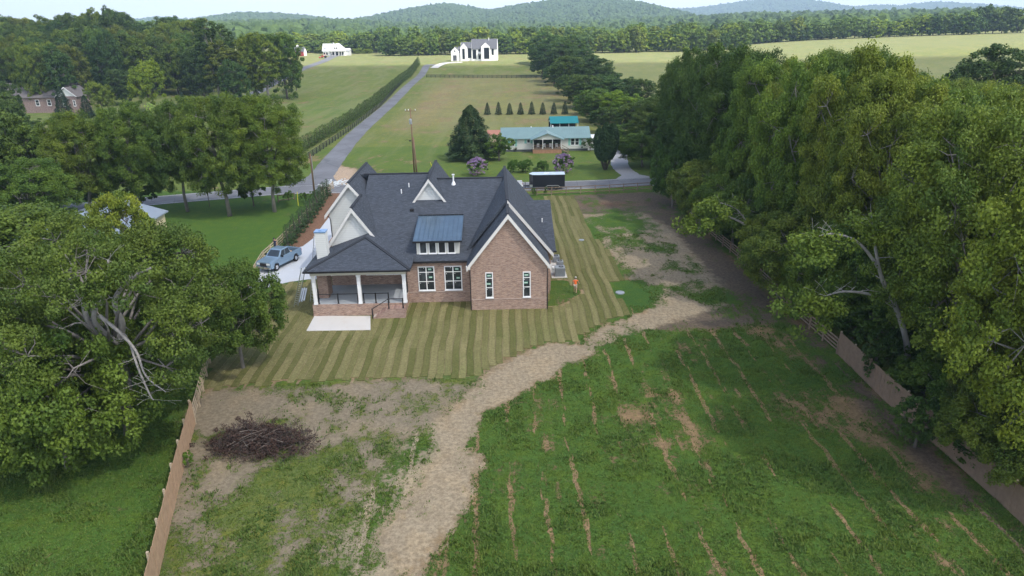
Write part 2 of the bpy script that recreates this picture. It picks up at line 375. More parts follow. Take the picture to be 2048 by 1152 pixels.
def zones(x, y):
    n = x.shape
    def colr(c): return np.stack([np.full(n, v) for v in c], -1)
    def blend(a, b, w): return a + (b - a) * w[..., None]
    soil = colr((0.25, 0.20, 0.11)); green = colr((0.125, 0.165, 0.045)); thr = np.full(n, 0.33)
    lo = fbm(x / 30, y / 30, 3)
    # pastures behind: olive, drier in the middle
    dry = sm(165, 215, y) * (1 - sm(330, 380, y)) * sm(-38, -28, x) * (1 - sm(24, 34, x))
    green = blend(green, colr((0.195, 0.200, 0.085)), dry * (0.75 + 0.25 * lo)); thr = thr + 0.06 * dry
    pink = np.exp(-((x + 27 - (y - 220) * 0.02) / 7) ** 2) * sm(170, 200, y) * (1 - sm(300, 340, y))
    green = blend(green, colr((0.27, 0.20, 0.12)), pink * 0.5 * lo * 1.4)
    lush = np.exp(-((y - 240) / 40) ** 2) * (x < -46) ; green = blend(green, colr((0.115, 0.175, 0.05)), lush * 0.8)
    # crop field to the right
    crop = sm(44, 50, x) * sm(160, 175, y); green = blend(green, colr((0.185, 0.215, 0.085)), crop)
    thr = thr * (1 - crop) + 0.1 * crop
    far = sm(380, 430, y); green = blend(green, colr((0.205, 0.235, 0.115)), far * 0.7)
    # neighbour lawn left of the fence, front lawns
    yard = (y < 160) * (y > 100) * 1.0; green = blend(green, colr((0.095, 0.150, 0.035)), yard * (0.5 + 0.5 * (x > -45)))
    L = sm(-0.5, 0.5, sdf(LEFTF, x, y)); green = blend(green, colr((0.062, 0.125, 0.024)), L); thr = thr * (1 - L) + 0.20 * L
    # building plot
    plot = sm(-0.3, 0.3, np.minimum(-sdf(LEFTF, x, y), np.minimum(28.5 - x, 111 - y))) * (x > -35)
    green = blend(green, colr((0.060, 0.118, 0.024)), plot); soil = blend(soil, colr((0.23, 0.165, 0.095)), plot); thr = thr * (1 - plot) + 0.37 * plot
    w = sm(-1.0, 0.8, sdf(BARE, x, y)); soil = blend(soil, colr((0.225, 0.195, 0.145)), w); thr = thr * (1 - w) + w * (0.56 - 0.07 * sm(44, 32, y))
    green = blend(green, colr((0.115, 0.145, 0.045)), w * 0.8)
    w = sm(-0.8, 0.6, sdf(MIXP, x, y)); soil = blend(soil, colr((0.30, 0.26, 0.185)), w); thr = thr * (1 - w) + w * 0.50
    w = sm(-1.2, 0.4, sdf(DIRT, x, y)); soil = blend(soil, colr((0.135, 0.110, 0.085)), w); thr = thr * (1 - w) + w * 0.60
    red = np.exp(-((x - 15) / 5) ** 2 - ((y - 103) / 1.6) ** 2); soil = blend(soil, colr((0.20, 0.11, 0.07)), red * 0.5)
    w = sm(-1.0, 0.8, sdf(STRIP, x, y)); soil = blend(soil, colr((0.12, 0.095, 0.075)), w); thr = thr * (1 - w) + w * 0.46
    w = sm(-1.6, 1.2, sdf(WEEDCL, x, y)); thr = thr - w * 0.22; green = blend(green, colr((0.05, 0.11, 0.025)), w)
    w = sm(-0.2, 0.3, sdf(ACP, x, y)); thr = thr * (1 - w) + 0.30 * w; green = blend(green, colr((0.062, 0.112, 0.026)), w)
    w = sm(-1, 1, sdf(RUB, x, y)); soil = blend(soil, colr((0.42, 0.33, 0.25)), w); thr = thr * (1 - w) + w * 0.7
    w = sm(0.6, 0.9, sdf(SOD, x, y)) * (1 - sm(-0.3, 0.1, sdf(ACP, x, y))); soil = blend(soil, colr((0.30, 0.25, 0.16)), w); thr = thr * (1 - w) + w * 1.4
    path = sdf(PATH, x, y)
    rs = sm(-1, 1, sdf(RIGHTSTRAW, x, y)); pthr = 0.70 - 0.23 * rs - 0.2 * sm(-1.2, 1.0, sdf(WEEDCL, x, y))
    return soil, green, thr, path, pthr, w
def veg(x, y):
    return 0.6 * fbm(x / 5.0 + 40, y / 7.0, 5, 4) + 0.4 * fbm(x / 1.1, y / 1.6, 9, 3)
def axis(segs):
    out = []
    for a, b, st in segs:
        out += list(np.arange(a, b, st))
    out.append(segs[-1][1]); return np.array(out)
gx = axis([(-9000, -2000, 700), (-2000, -600, 120), (-600, -200, 12), (-200, -60, 2.5), (-60, 60, 0.5), (60, 200, 2.5), (200, 600, 12), (600, 2000, 120), (2000, 9000, 700)])
gy = axis([(-60, 16, 6), (16, 125, 0.5), (125, 520, 2.0), (520, 1600, 30), (1600, 10000, 400)])
XX, YY = np.meshgrid(gx, gy); fx, fy = XX.ravel(), YY.ravel()
soil, green, thr, path, pthr, _ = zones(fx, fy)
ZZ = T(fx, fy) + 0.05 * (fbm(fx / 2.5, fy / 2.5, 2) - 0.5) * ((fy < 125) & (np.abs(fx) < 60)) * (sdf(SOD, fx, fy) < -0.5) * ((fx > -30) & (fx < 28) & (fy < 62))
nx, ny = len(gx), len(gy)
I = np.arange(nx * ny).reshape(ny, nx)
F4 = np.stack([I[:-1, :-1], I[:-1, 1:], I[1:, 1:], I[1:, :-1]], -1).reshape(-1, 4)
def ground_mat():
    a = NM('ground_soil_and_grass', 0.95, 0.1); v = a.coord('Object')
    soil = a.attr('soil').outputs['Color']; grn = a.attr('green').outputs['Color']
    thr = a.attr('thr').outputs['Fac']; pthr = a.attr('pthr').outputs['Fac']; path = a.attr('path').outputs['Fac']; vg = a.attr('veg').outputs['Fac']
    n_mid = a.noise(v, 0.9, 5, 0.65); n_fine = a.noise(v, 3.4, 6, 0.75); n_big = a.noise(v, 0.12, 5, 0.6)
    n_blade = a.noise(a.mapv(v, (1, 0.55, 1)), 9.0, 4, 0.8)
    pm = a.ss(-0.6, 0.6, a.math('ADD', path, a.math('MULTIPLY', a.math('SUBTRACT', n_mid, 0.5), 3.6)))
    # furrows left in the weedy field, running away from the camera
    fv = a.mapv(v, (0.85, 0.045, 1), (0, 0, math.radians(-3)))
    fr = a.noise(fv, 1.0, 3, 0.55); fr2 = a.noise(a.mapv(v, (1.9, 0.10, 1), (0, 0, math.radians(4))), 1.0, 3, 0.6)
    sx = a.n('SeparateXYZ'); a.t.links.new(v, sx.inputs[0]); X_, Y_ = sx.outputs[0], sx.outputs[1]
    ph = a.math('ADD', a.math('ADD', a.math('MULTIPLY', X_, 2 * PI / 2.05), a.math('MULTIPLY', Y_, 0.064)), a.math('MULTIPLY', a.math('SINE', a.math('MULTIPLY', Y_, 0.21)), 0.55))
    ph = a.math('ADD', ph, a.math('MULTIPLY', a.math('SUBTRACT', a.noise(v, 0.5, 4, .65), 0.5), 3.0))
    rows = a.math('MULTIPLY', a.ss(0.84, 0.97, a.math('SINE', ph)), a.ss(0.45, 0.58, a.noise(a.mapv(v, (0.7, 0.10, 1), loc=(7, 2, 0)), 1.0, 3, 0.7)))
    streak = a.math('MULTIPLY', a.ss(0.56, 0.66, fr), a.ss(0.38, 0.60, a.noise(v, 0.35, 4, 0.7)))
    # pale combed straw streaks on the path
    pc = a.noise(a.mapv(v, (1.6, 0.5, 1), (0, 0, math.radians(30))), 1.3, 5, 0.7)
    straw = a.mix(a.ss(0.3, 0.72, pc), c4((0.27, 0.225, 0.16)), c4((0.345, 0.295, 0.215)))
    straw = a.mix(a.math('MULTIPLY', n_fine, 0.5), straw, c4((0.27, 0.225, 0.16)))
    s = a.mix(pm, soil, straw)
    s = a.mix(a.math('MULTIPLY', a.ss(0.45, 0.7, a.noise(v, 0.28, 5, 0.7)), 0.55), s, a.mix(1.0, s, c4((1.3, 1.22, 1.1)), 'MULTIPLY'))
    s = a.mix(a.ss(0.3, 0.75, n_fine), a.mix(1.0, s, c4((0.62, 0.60, 0.58)), 'MULTIPLY'), a.mix(1.0, s, c4((1.28, 1.25, 1.18)), 'MULTIPLY'))
    th = a.math('ADD', a.math('MULTIPLY', thr, a.math('SUBTRACT', 1.0, pm)), a.math('MULTIPLY', pthr, pm))
    th = a.math('ADD', th, a.math('MULTIPLY', a.math('MULTIPLY', a.math('MAXIMUM', a.math('MULTIPLY', rows, 1.4), a.math('MULTIPLY', streak, 0.32)), 0.5), a.attr('weedy').outputs['Fac']))
    th = a.math('ADD', th, a.math('MULTIPLY', a.math('MULTIPLY', a.math('SUBTRACT', fr2, 0.5), 0.35), a.attr('weedy').outputs['Fac']))
    gm = a.ss(-0.07, 0.07, a.math('SUBTRACT', a.math('ADD', vg, a.math('ADD', a.math('MULTIPLY', a.math('SUBTRACT', n_fine, 0.5), 0.75), a.math('MULTIPLY', a.math('SUBTRACT', n_mid, 0.5), 0.45))), th))
    g = a.mix(a.ss(0.25, 0.75, n_blade), a.mix(1.0, grn, c4((0.66, 0.68, 0.62)), 'MULTIPLY'), a.mix(1.0, grn, c4((1.35, 1.28, 1.2)), 'MULTIPLY'))
    g = a.mix(a.ss(0.42, 0.68, n_mid), g, a.mix(1.0, g, c4((1.35, 1.12, 0.85)), 'MULTIPLY'))
    g = a.mix(a.ss(0.35, 0.65, n_big), a.mix(1.0, g, c4((0.85, 0.9, 0.95)), 'MULTIPLY'), g)
    # faint mowing and tyre arcs in the pastures
    yfar = a.n('SeparateXYZ'); a.t.links.new(v, yfar.inputs[0]); yf = a.ss(125, 170, yfar.outputs[1])
    rg = a.noise(a.mapv(v, (0.22, 0.02, 1), (0, 0, math.radians(8))), 1.0, 4, 0.6)
    g = a.mix(a.math('MULTIPLY', a.math('MULTIPLY', a.ss(0.45, 0.6, rg), 0.30), yf), g, c4((0.24, 0.225, 0.12)))
    c = a.mix(gm, s, g); a.color(c)
    a.bump(a.math('ADD', a.math('MULTIPLY', n_blade, 0.6), a.math('MULTIPLY', a.math('MULTIPLY', gm, n_fine), 1.0)), 0.55, 0.12); return a.m
me = np_mesh('ground', np.stack([fx, fy, ZZ], -1), F4, [ground_mat()], smooth=True)
def vattr(me, nm, arr): a = me.attributes.new(nm, 'FLOAT', 'POINT'); a.data.foreach_set('value', np.ascontiguousarray(arr, dtype=np.float32))
def vcol(me, nm, arr):
    a = me.attributes.new(nm, 'FLOAT_COLOR', 'POINT'); q = np.ones((len(arr), 4), np.float32); q[:, :3] = arr; a.data.foreach_set('color', q.ravel())
weedy_of = lambda x, y: sm(-0.5, 1, np.minimum(np.minimum(-sdf(LEFTF, x, y), 28 - x), np.minimum(62 - y, -sdf(BARE, x, y)))) * (sdf(PATH, x, y) < 0)
vcol(me, 'soil', soil); vcol(me, 'green', green); vattr(me, 'thr', thr); vattr(me, 'pthr', pthr); vattr(me, 'path', path); vattr(me, 'veg', veg(fx, fy)); vattr(me, 'weedy', weedy_of(fx, fy))
tag(link(bpy.data.objects.new('ground', me)), kind='structure')

# sod strips laid in rows, one mesh
def sod():
    rng = np.random.RandomState(3); V = []; F = []; tint = []
    w = 0.61; us = np.arange(-30, 26, w)
    for i, u in enumerate(us):
        vs = np.arange(-16, 48, 0.5)
        um = u + w / 2
        X = HO[0] + HU[0] * um + HV[0] * vs; Y = HO[1] + HU[1] * um + HV[1] * vs
        ins = (sdf(SOD, X, Y) > 0) & (sdf(ACP, X, Y) < 0)
        j = 0; base = (i % 2)
        while j < len(vs):
            if not ins[j]: j += 1; continue
            k = j
            while k < len(vs) and ins[k]: k += 1
            a = vs[j] + rng.uniform(-0.35, 0.35); b = vs[k - 1] + rng.uniform(-0.1, 0.4)
            p = a; seg = 0
            while p < b - 0.3:
                q = min(b, p + rng.uniform(2.5, 9)); t = (0.14 if base else 0.72) + rng.uniform(-0.17, 0.22)
                if rng.rand() < (0.22 if u < 4 else 0.05): t = 0.52 + rng.uniform(-.12, .12)
                g2 = rng.rand()
                n = max(1, int((q - p) / 1.2)); vv = np.linspace(p, q, n + 1)
                for r in range(n):
                    def off(v, e): return u + e * w + 0.07 * math.sin(v * 0.33 + 1.0) + 0.05 * math.sin(v * 0.9 + u * 0.15) + 0.05 * (vn(np.array([v * 0.8]), np.array([(i + e) * 3.1]), 4)[0] - 0.5)
                    bi = len(V)
                    for (vv_, e) in ((vv[r], 0.03), (vv[r], .97), (vv[r + 1], .97), (vv[r + 1], 0.03)):
                        uu_ = off(vv_, e); V.append(HO + HU * uu_ + HV * vv_ + np.array([0, 0, 0.045]))
                    F.append((bi, bi + 1, bi + 2, bi + 3)); tint.append(t)
                # cut ends show a thin edge
                p = q
            j = k
    V = np.array(V); F = np.array(F)
    # side skirts so that the turf has thickness
    Vb = V.copy(); Vb[:, 2] = -0.01; n = len(V); sk = []; st = []
    for f, t in zip(F, tint):
        sk.append((f[0], f[0] + n, f[1] + n, f[1])); st.append(t); sk.append((f[2], f[2] + n, f[3] + n, f[3])); st.append(t)
    F = np.vstack([F, np.array(sk)]); tint = np.array(tint + st)
    a = NM('sod_turf', 0.95, 0.1); v = a.coord('Object'); t = a.attr('tint').outputs['Fac']
    n_f = a.noise(v, 5, 6, 0.75); n_m = a.noise(v, 0.8, 5, 0.65); nb = a.noise(v, 0.14, 4, 0.6)
    tt = a.math('ADD', t, a.math('MULTIPLY', a.math('SUBTRACT', n_m, 0.5), 0.7), True)
    c = a.mix(tt, c4((0.115, 0.120, 0.042)), c4((0.225, 0.205, 0.100)))
    c = a.mix(a.ss(0.3, 0.75, n_f), a.mix(1.0, c, c4((0.68, 0.68, 0.64)), 'MULTIPLY'), a.mix(1.0, c, c4((1.22, 1.2, 1.15)), 'MULTIPLY'))
    c = a.mix(a.math('MULTIPLY', a.ss(0.5, 0.7, nb), 0.5), c, a.mix(1.0, c, c4((0.8, 0.95, 0.75)), 'MULTIPLY')); a.color(c)
    a.bump(n_f, 0.5, 0.08)
    me = np_mesh('sod_lawn', np.vstack([V, Vb]), F, [a.m], {'tint': tint})
    tag(link(bpy.data.objects.new('sod_lawn', me)), kind='structure')
sod()

def catmull(pts, n=10):
    pts = [np.array(p, float) for p in pts]; out = []
    for i in range(len(pts) - 1):
        p0 = pts[max(i - 1, 0)]; p1 = pts[i]; p2 = pts[i + 1]; p3 = pts[min(i + 2, len(pts) - 1)]
        for k in range(n):
            t = k / n; out.append(0.5 * ((2 * p1) + (-p0 + p2) * t + (2 * p0 - 5 * p1 + 4 * p2 - p3) * t * t + (-p0 + 3 * p1 - 3 * p2 + p3) * t ** 3))
    out.append(pts[-1]); return out
def ribbon(name, pts, width, mat, dz=0.05, wfun=None, off=0.0, kind='structure', n=10, rag=0.0):
    c = catmull(pts, n); V = []; F = []; K = 4
    for i, p in enumerate(c):
        d = (c[min(i + 1, len(c) - 1)] - c[max(i - 1, 0)])[:2]; d /= (np.linalg.norm(d) + 1e-9); nn = np.array([-d[1], d[0]])
        w = width if wfun is None else wfun(i / (len(c) - 1))
        for k in range(K + 1):
            e = 0.0
            if rag and k in (0, K): e = rag * (vn(np.array([i * 0.7]), np.array([k * 3.0]), 8)[0] - 0.5)
            q = p[:2] + nn * (off + (k / K - 0.5) * (w + e)); V.append((q[0], q[1], float(T(q[0], q[1])) + dz))
    for i in range(len(c) - 1):
        for k in range(K): a = i * (K + 1) + k; F.append((a, a + 1, a + K + 2, a + K + 1))
    me = bpy.data.meshes.new(name); me.from_pydata([tuple(map(float, v)) for v in V], [], F); me.materials.append(mat); me.update()
    o = link(bpy.data.objects.new(name, me)); return tag(o, kind=kind)
def flat(name, poly, z, mat, thick=0.12, hole=None):
    b = MB(); b.prism([(float(x), float(y)) for x, y in poly], 'z', z - thick, z); o = b.build(name, mat)
    return tag(o, kind='structure')
ROADP = [(170, 142), (80, 127.5), (45, 121.5), (25, 118.6), (11, 116.6), (-14, 115.8), (-36, 116), (-48, 112.8), (-60, 108.6), (-85, 99), (-140, 78)]
ribbon('road', ROADP, 6.6, M['road'], 0.04, rag=0.25)
for sgn in (-1, 1):
    ribbon('road_edge_line', ROADP, 0.13, M['paint'], 0.046, off=sgn * 2.95)
ribbon('driveway', [(-35, 119.0), (-35.6, 128), (-37.7, 150), (-40.1, 181), (-41.9, 228), (-43.5, 288), (-45.3, 380), (-45.6, 405), GT(878, 131)[:2], GT(893, 124.5)[:2]], 5, M['drive'], 0.06,
       wfun=lambda t: 5.0 + 5.5 * max(0, 1 - t / 0.10) - 1.1 * min(1, t * 1.5), n=14, rag=0.5)
ribbon('far_driveway', [GT(x, y)[:2] for x, y in ((430, 196), (505, 188), (560, 160), (600, 140), (635, 127), (660, 116), (672, 111))], 5.5, M['drive'], 0.08, n=12)
ribbon('gravel_drive', [(22.5, 121.0), (21.7, 127), (21.5, 133), (23, 145), (25, 165)], 4.0, simple('gravel', (0.33, 0.33, 0.34), 0.95, var=0.3, sc=3), 0.035, wfun=lambda t: 3.4 + 5 * max(0, 1 - t / 0.15), rag=0.5)
ribbon('garage_apron', [GT(x, y)[:2] for x, y in ((868, 136), (884, 128), (905, 125.5), (925, 125))], 5, M['patio'], 0.10, wfun=lambda t: 4.5)
CONC = pxpoly([(554, 503), (585, 500), (606, 493), (627, 477), (642, 456), (658, 435), (672, 415), (700, 415), (700, 545), (640, 558), (616, 559), (575, 565), (540, 573), (500, 588), (498, 570), (516, 545), (530, 522)])
flat('concrete_driveway', CONC, 0.055, M['concrete'])
flat('patio', pxpoly([(629, 633), (741, 633), (741, 661), (613, 663)]), 0.07, M['patio'])
def mulch_mat():
    a = NM('mulch', 0.95, 0.1); v = a.coord(); n = a.noise(v, 5, 6, 0.8); c = a.mix(a.ss(0.3, 0.7, n), c4((0.10, 0.055, 0.035)), c4((0.27, 0.16, 0.105))); a.color(c); a.bump(n, 0.6, 0.05); return a.m
flat('mulch_bed', pxpoly([(551, 505), (585, 501), (606, 494), (627, 478), (642, 457), (658, 436), (672, 416), (690, 378), (668, 378), (640, 407), (600, 456), (572, 488)]), 0.03, mulch_mat())

# ------------------------------------------------------------------ hills behind
def forest_mat(name, ca, cb):
    a = NM(name, 0.9, 0.1); v = a.coord('Object'); n = a.noise(v, 0.05, 5, 0.7); t = a.attr('tint').outputs['Fac']
    c = a.mix(t, c4(ca), c4(cb)); c = a.mix(a.ss(0.35, 0.7, n), c, c4([x * 1.3 for x in cb]))
    f = a.noise(v, 0.6, 3, 0.8); c = a.mix(a.math('MULTIPLY', a.ss(0.35, 0.65, f), 0.5), c, c4([x * 0.5 for x in ca])); a.color(c)
    return a.m
M['forest'] = forest_mat('distant_forest', (0.026, 0.055, 0.022), (0.07, 0.11, 0.03))
def ico():
    bm = bmesh.new(); bmesh.ops.create_icosphere(bm, subdivisions=2, radius=1); v = np.array([q.co[:] for q in bm.verts]); f = np.array([[x.index for x in q.verts] for q in bm.faces]); bm.free(); return v, f
ICV, ICF = ico()
def blobs(name, P, R, mat, seed=0, kind='stuff', label=None, cat=None, squash=0.85):
    rng = np.random.RandomState(seed); n = len(P); k = len(ICV)
    V = np.repeat(ICV[None], n, 0); ph = rng.uniform(0, 6.28, (n, 1, 3))
    amp = 1 + 0.20 * np.sin(V @ np.array([3.1, 1.7, 2.3]) + ph[..., 0]) + 0.16 * np.sin(V @ np.array([-2.2, 5.1, 1.1]) + ph[..., 1]) + rng.uniform(-0.16, 0.16, (n, k))
    V = V * amp[..., None] * R[:, None, None]; V[..., 2] *= squash * rng.uniform(0.8, 1.4, (n, 1)); V = V + P[:, None, :]
    F = (ICF[None] + (np.arange(n) * k)[:, None, None]).reshape(-1, 3)
    me = np_mesh(name, V.reshape(-1, 3), F, [mat], {'tint': np.repeat(rng.rand(n), len(ICF))})
    o = link(bpy.data.objects.new(name, me)); return tag(o, label, cat, kind=kind)
def hill(name, prof, D, depth_front, depth_back, nblob, br, seed, label, floor=16.0, clear=None):
    """prof: crest outline as (image column, image row) pairs at distance D; the crest height is solved, the slopes are real terrain"""
    px = np.array([p[0] for p in prof], float); py = np.array([p[1] for p in prof], float)
    cr = np.array([AT(a, D, b) for a, b in zip(px, py)]); xs = cr[:, 0]; zs = cr[:, 2] - br * 0.9
    def hz(x, d):
        zc = np.interp(x, xs, zs, left=floor, right=floor)
        edge = sm(xs[0], xs[0] + 120, x) * (1 - sm(xs[-1] - 120, xs[-1], x)); edge = np.maximum(edge, 0.0) if name != 'x' else edge
        s = np.where(d < 0, sm(-depth_front, 0, d), 1 - sm(0, depth_back, d))
        rel = (fbm(x / 260, d / 260, seed, 4) - 0.5) * 0.5 * (zc - floor) * (1 - np.abs(s * 2 - 1) * 0.6) * (s < 0.98)
        return floor - 4 + (zc - floor + 4) * s + rel * s * (1 - s) * 3
    gx_ = np.arange(xs[0] - 50, xs[-1] + 50, 25.0); gd = np.arange(-depth_front, depth_back, 30.0)
    X, Dd = np.meshgrid(gx_, gd); Z = hz(X, Dd); ny_, nx_ = X.shape; I_ = np.arange(nx_ * ny_).reshape(ny_, nx_)
    F_ = np.stack([I_[:-1, :-1], I_[:-1, 1:], I_[1:, 1:], I_[1:, :-1]], -1).reshape(-1, 4)
    me = np_mesh(name, np.stack([X.ravel(), (D + Dd).ravel(), Z.ravel()], -1), F_, [simple(name + '_soil', (0.06, 0.09, 0.03), 0.95, var=0.3, sc=0.02)], smooth=True)
    tag(link(bpy.data.objects.new('hills', me)), kind='structure')
    rng = np.random.RandomState(seed); x = rng.uniform(xs[0], xs[-1], nblob); d = rng.uniform(-depth_front, 120, nblob)
    R = rng.uniform(0.7, 1.3, nblob) * br; z = hz(x, d); P = np.stack([x, D + d, z + R * 0.3], -1)
    if clear is not None: keep = ~clear(x, D + d); P = P[keep]; R = R[keep]
    blobs('forest_cover', P, R, M['forest'], seed, 'stuff', label, 'forest')
hill('green_hills', [(430, 64), (444, 42), (475, 32), (506, 27), (562, 28), (609, 33), (637, 36), (670, 42), (704, 46), (740, 38), (773, 31), (843, 16), (895, 9), (930, 14), (965, 20), (982, 22), (1034, 12), (1103, 2), (1150, -2), (1207, 0), (1260, 5), (1300, 15), (1330, 24), (1360, 36), (1400, 50)],
     2300, 900, 500, 15000, 6.5, 11, 'hazy wooded hills rising beyond the far treeline')
hill('blue_mountain', [(1260, 30), (1294, 22), (1355, 20), (1401, 17), (1440, 11), (1480, 6), (1507, 1), (1550, -3), (1590, 0), (1632, 11), (1693, 17), (1748, 12), (1785, 16), (1830, 10), (1868, 6), (1900, 9), (1933, 12), (1980, 20), (2060, 24)],
     4800, 1300, 800, 9000, 13, 21, 'blue hazy mountain ridge at the right of the skyline', floor=20)
hill('left_ridge', [(200, 60), (260, 45), (295, 38), (330, 36), (380, 42), (440, 52), (520, 58)], 3300, 700, 500, 2500, 9, 31, 'far low blue ridge above the left woods', floor=16)
cl = [AT(1290, 1750, 46), AT(1320, 1800, 40), AT(1400, 1900, 33), AT(1480, 1900, 36), AT(1530, 1800, 44), AT(1400, 1600, 47)]
b = MB(); cv = [(p[0], p[1], p[2]) for p in cl]; b.add(cv + [(p[0], p[1], 0) for p in cl], [tuple(range(6))] + [(i, i + 6, (i + 1) % 6 + 6, (i + 1) % 6) for i in range(6)])
tag(b.build('hillside_clearing', simple('dry_hayfield', (0.38, 0.36, 0.22), 0.95, var=0.2, sc=0.01)), kind='structure')
rng = np.random.RandomState(5); n = 5200
yy_ = 560 + 1000 * rng.rand(n) ** 0.8; xx_ = rng.uniform(-0.62, 0.62, n) * yy_ * 1.1
R_ = rng.uniform(5, 8.5, n); blobs('woodland', np.stack([xx_, yy_, T(xx_, yy_) + R_ * 0.75], -1), R_, M['forest'], 3, 'stuff', 'low continuous woods in the valley behind the far treeline', 'woodland')

# ------------------------------------------------------------------ the brick house (children in house coordinates u, v, z)
H = empty('brick_house', HO, PSI, 'new brick house with steep dark shingle roofs and white siding gables on the striped lawn', 'house')
SLP = 0.414
def mz(v): return 4.5 + SLP * (v - 2.0)                                    # main roof plane
def gable(mb, uc, hl, hr, zr, slope, v0, v1, th=0.2):
    p = [(uc - hl, zr - slope * hl), (uc, zr), (uc + hr, zr - slope * hr), (uc + hr, zr - slope * hr - th * 1.5), (uc, zr - th * 1.5), (uc - hl, zr - slope * hl - th * 1.5)]
    mb.prism(p, 'y', v0, v1)
def rakes(name, uc, hl, hr, zr, slope, v, w=0.27, mat='trim', th=0.07, sides=(-1, 1)):
    b = MB()
    for sgn, h in [q for q in ((-1, hl), (1, hr)) if q[0] in sides]:
        a = (uc, zr - 0.02); e = (uc + sgn * h, zr - 0.02 - slope * h); L = math.sqrt(1 + slope * slope)
        b.prism([(a[0], a[1]), (e[0], e[1]), (e[0], e[1] - w * L), (a[0], a[1] - w * L)], 'y', v - th, v)
    return b.build(name, M[mat], H)
def pent(uc, hl, hr, zr, slope, v0, v1, zb, mat, name, drop=0.32):
    b = MB(); zt = zr - drop
    b.prism([(uc - hl, zb), (uc + hr, zb), (uc + hr, zt - slope * hr), (uc, zt), (uc - hl, zt - slope * hl)], 'y', v0, v1)
    return b.build(name, M[mat], H)
# brick walls
b = MB()
b.box(-6.4, 3.0, 2.3, 9.0, 0, 4.55)
b.box(-14.4, -6.4, 4.5, 9.0, 0, 4.5)
b.box(-15.45, 7.7, 9.0, 20.3, 0, 4.6)
b.box(7.34, 7.9, 4.2, 20.0, 0, 4.6)
b.box(7.0, 8.08, 4.95, 19.8, 0, 4.45)
b.build('brick_wall', M['brick'], H)
# front wing gable wall, with soldier course
pent(3.67, 3.67, 3.67, 9.72, 1.28, 0, 5.2, 0, 'brick', 'gable_wall', 0.36)
b = MB(); b.box(-0.02, 7.36, -0.03, 0.0, 1.12, 1.18); b.box(-6.4, 0.0, 2.27, 2.3, 1.12, 1.18); b.build('soldier_course', M['soldier'], H)
# roofs
rf = MB()
gable(rf, 3.65, 4.02, 3.98, 9.72, 1.28, -0.32, 5.2)
o = rf.build('wing_roof', M['roof'], H); rakes('rake_trim', 3.65, 4.02, 3.98, 9.72, 1.28, -0.32)
rf = MB(); gable(rf, 3.67, 4.6, 4.58, 10.12, 1.21, 3.45, 20.6); rf.build('rear_wing_roof', M['roof'], H)
rakes('rake_trim', 3.67, 4.6, 4.58, 10.12, 1.21, 3.45, sides=(1,))
pent(3.67, 3.9, 4.05, 10.12, 1.21, 5.3, 20.2, 4.4, 'brick', 'upper_gable_wall')
b = MB(); b.prism([(3.67, 9.6), (3.67, 5.0), (7.72, 4.4), (7.72, 4.9)], 'y', 3.85, 4.2); b.build('gable_return', M['brick'], H)
# main roof: one camera-side plane, steeper back planes
b = MB()
def slab(mb, u0, u1, va, za, vb, zb, th=0.22):
    mb.add([(u0, va, za), (u1, va, za), (u1, vb, zb), (u0, vb, zb), (u0, va, za - th), (u1, va, za - th), (u1, vb, zb - th), (u0, vb, zb - th)],
           [(0, 1, 2, 3), (7, 6, 5, 4), (0, 4, 5, 1), (1, 5, 6, 2), (2, 6, 7, 3), (3, 7, 4, 0)])
slab(b, -11.85, -4.65, 2.0, mz(2.0), 16.1, mz(16.1)); slab(b, -4.65, 3.67, 2.0, mz(2.0), 15.05, mz(15.05))
slab(b, -13.0, -4.65, 16.1, mz(16.1), 20.8, 4.5); slab(b, -4.65, 3.67, 15.05, mz(15.05), 20.8, 4.5)
b.build('main_roof', M['roof'], H)
b = MB(); b.bar((-12.4, 16.1, mz(16.1) + 0.03), (-4.7, 16.1, mz(16.1) + 0.03), 0.35, 0.1); b.bar((-4.6, 15.05, mz(15.05) + 0.03), (3.4, 15.05, mz(15.05) + 0.03), 0.35, 0.1)
b.bar((3.65, -0.2, 9.74), (3.65, 3.5, 9.74), 0.3, 0.08); b.bar((3.67, 3.5, 10.14), (3.67, 20.5, 10.14), 0.3, 0.08)
b.bar((-10.45, 3.9, 6.52), (-15.4, -1.05, 4.78), 0.3, 0.08); b.bar((-10.45, 3.9, 6.52), (-5.65, -1.05, 4.78), 0.3, 0.08)
b.bar((-4.65, 11.3, 10.77), (-4.65, 21.8, 10.77), 0.3, 0.08); b.bar((-13.1, 10.4, 10.62), (-13.1, 22.0, 10.62), 0.3, 0.08)
b.bar((-11.85, 5.0, 9.27), (-11.85, 10.7, 9.27), 0.3, 0.08)
b.build('ridge_cap', simple('ridge_shingles', (0.03, 0.034, 0.042), 0.9), H)
# low side wing roof
b = MB(); slab(b, 5.5, 8.58, 4.6, 4.5, 12.6, 4.5 + 8 * SLP); slab(b, 5.5, 8.58, 12.6, 4.5 + 8 * SLP, 20.2, 4.5); b.build('side_wing_roof', M['roof'], H)
b = MB(); b.prism([(4.9, 4.3), (20.0, 4.3), (12.6, 7.55)], 'x', 7.6, 8.1); b.build('side_gable_wall', M['siding'], H)
# middle gable across the ridge
rf = MB(); gable(rf, -4.65, 4.4, 4.4, 10.75, 1.38, 11.0, 21.9); rf.build('centre_gable_roof', M['roof'], H)
# its bargeboards end on the main roof
rakes('rake_trim', -4.65, 1.95, 1.95, 10.75, 1.38, 11.0, 0.22)
pent(-4.65, 4.1, 4.1, 10.75, 1.38, 11.35, 21.5, 4.5, 'siding', 'gable_siding')
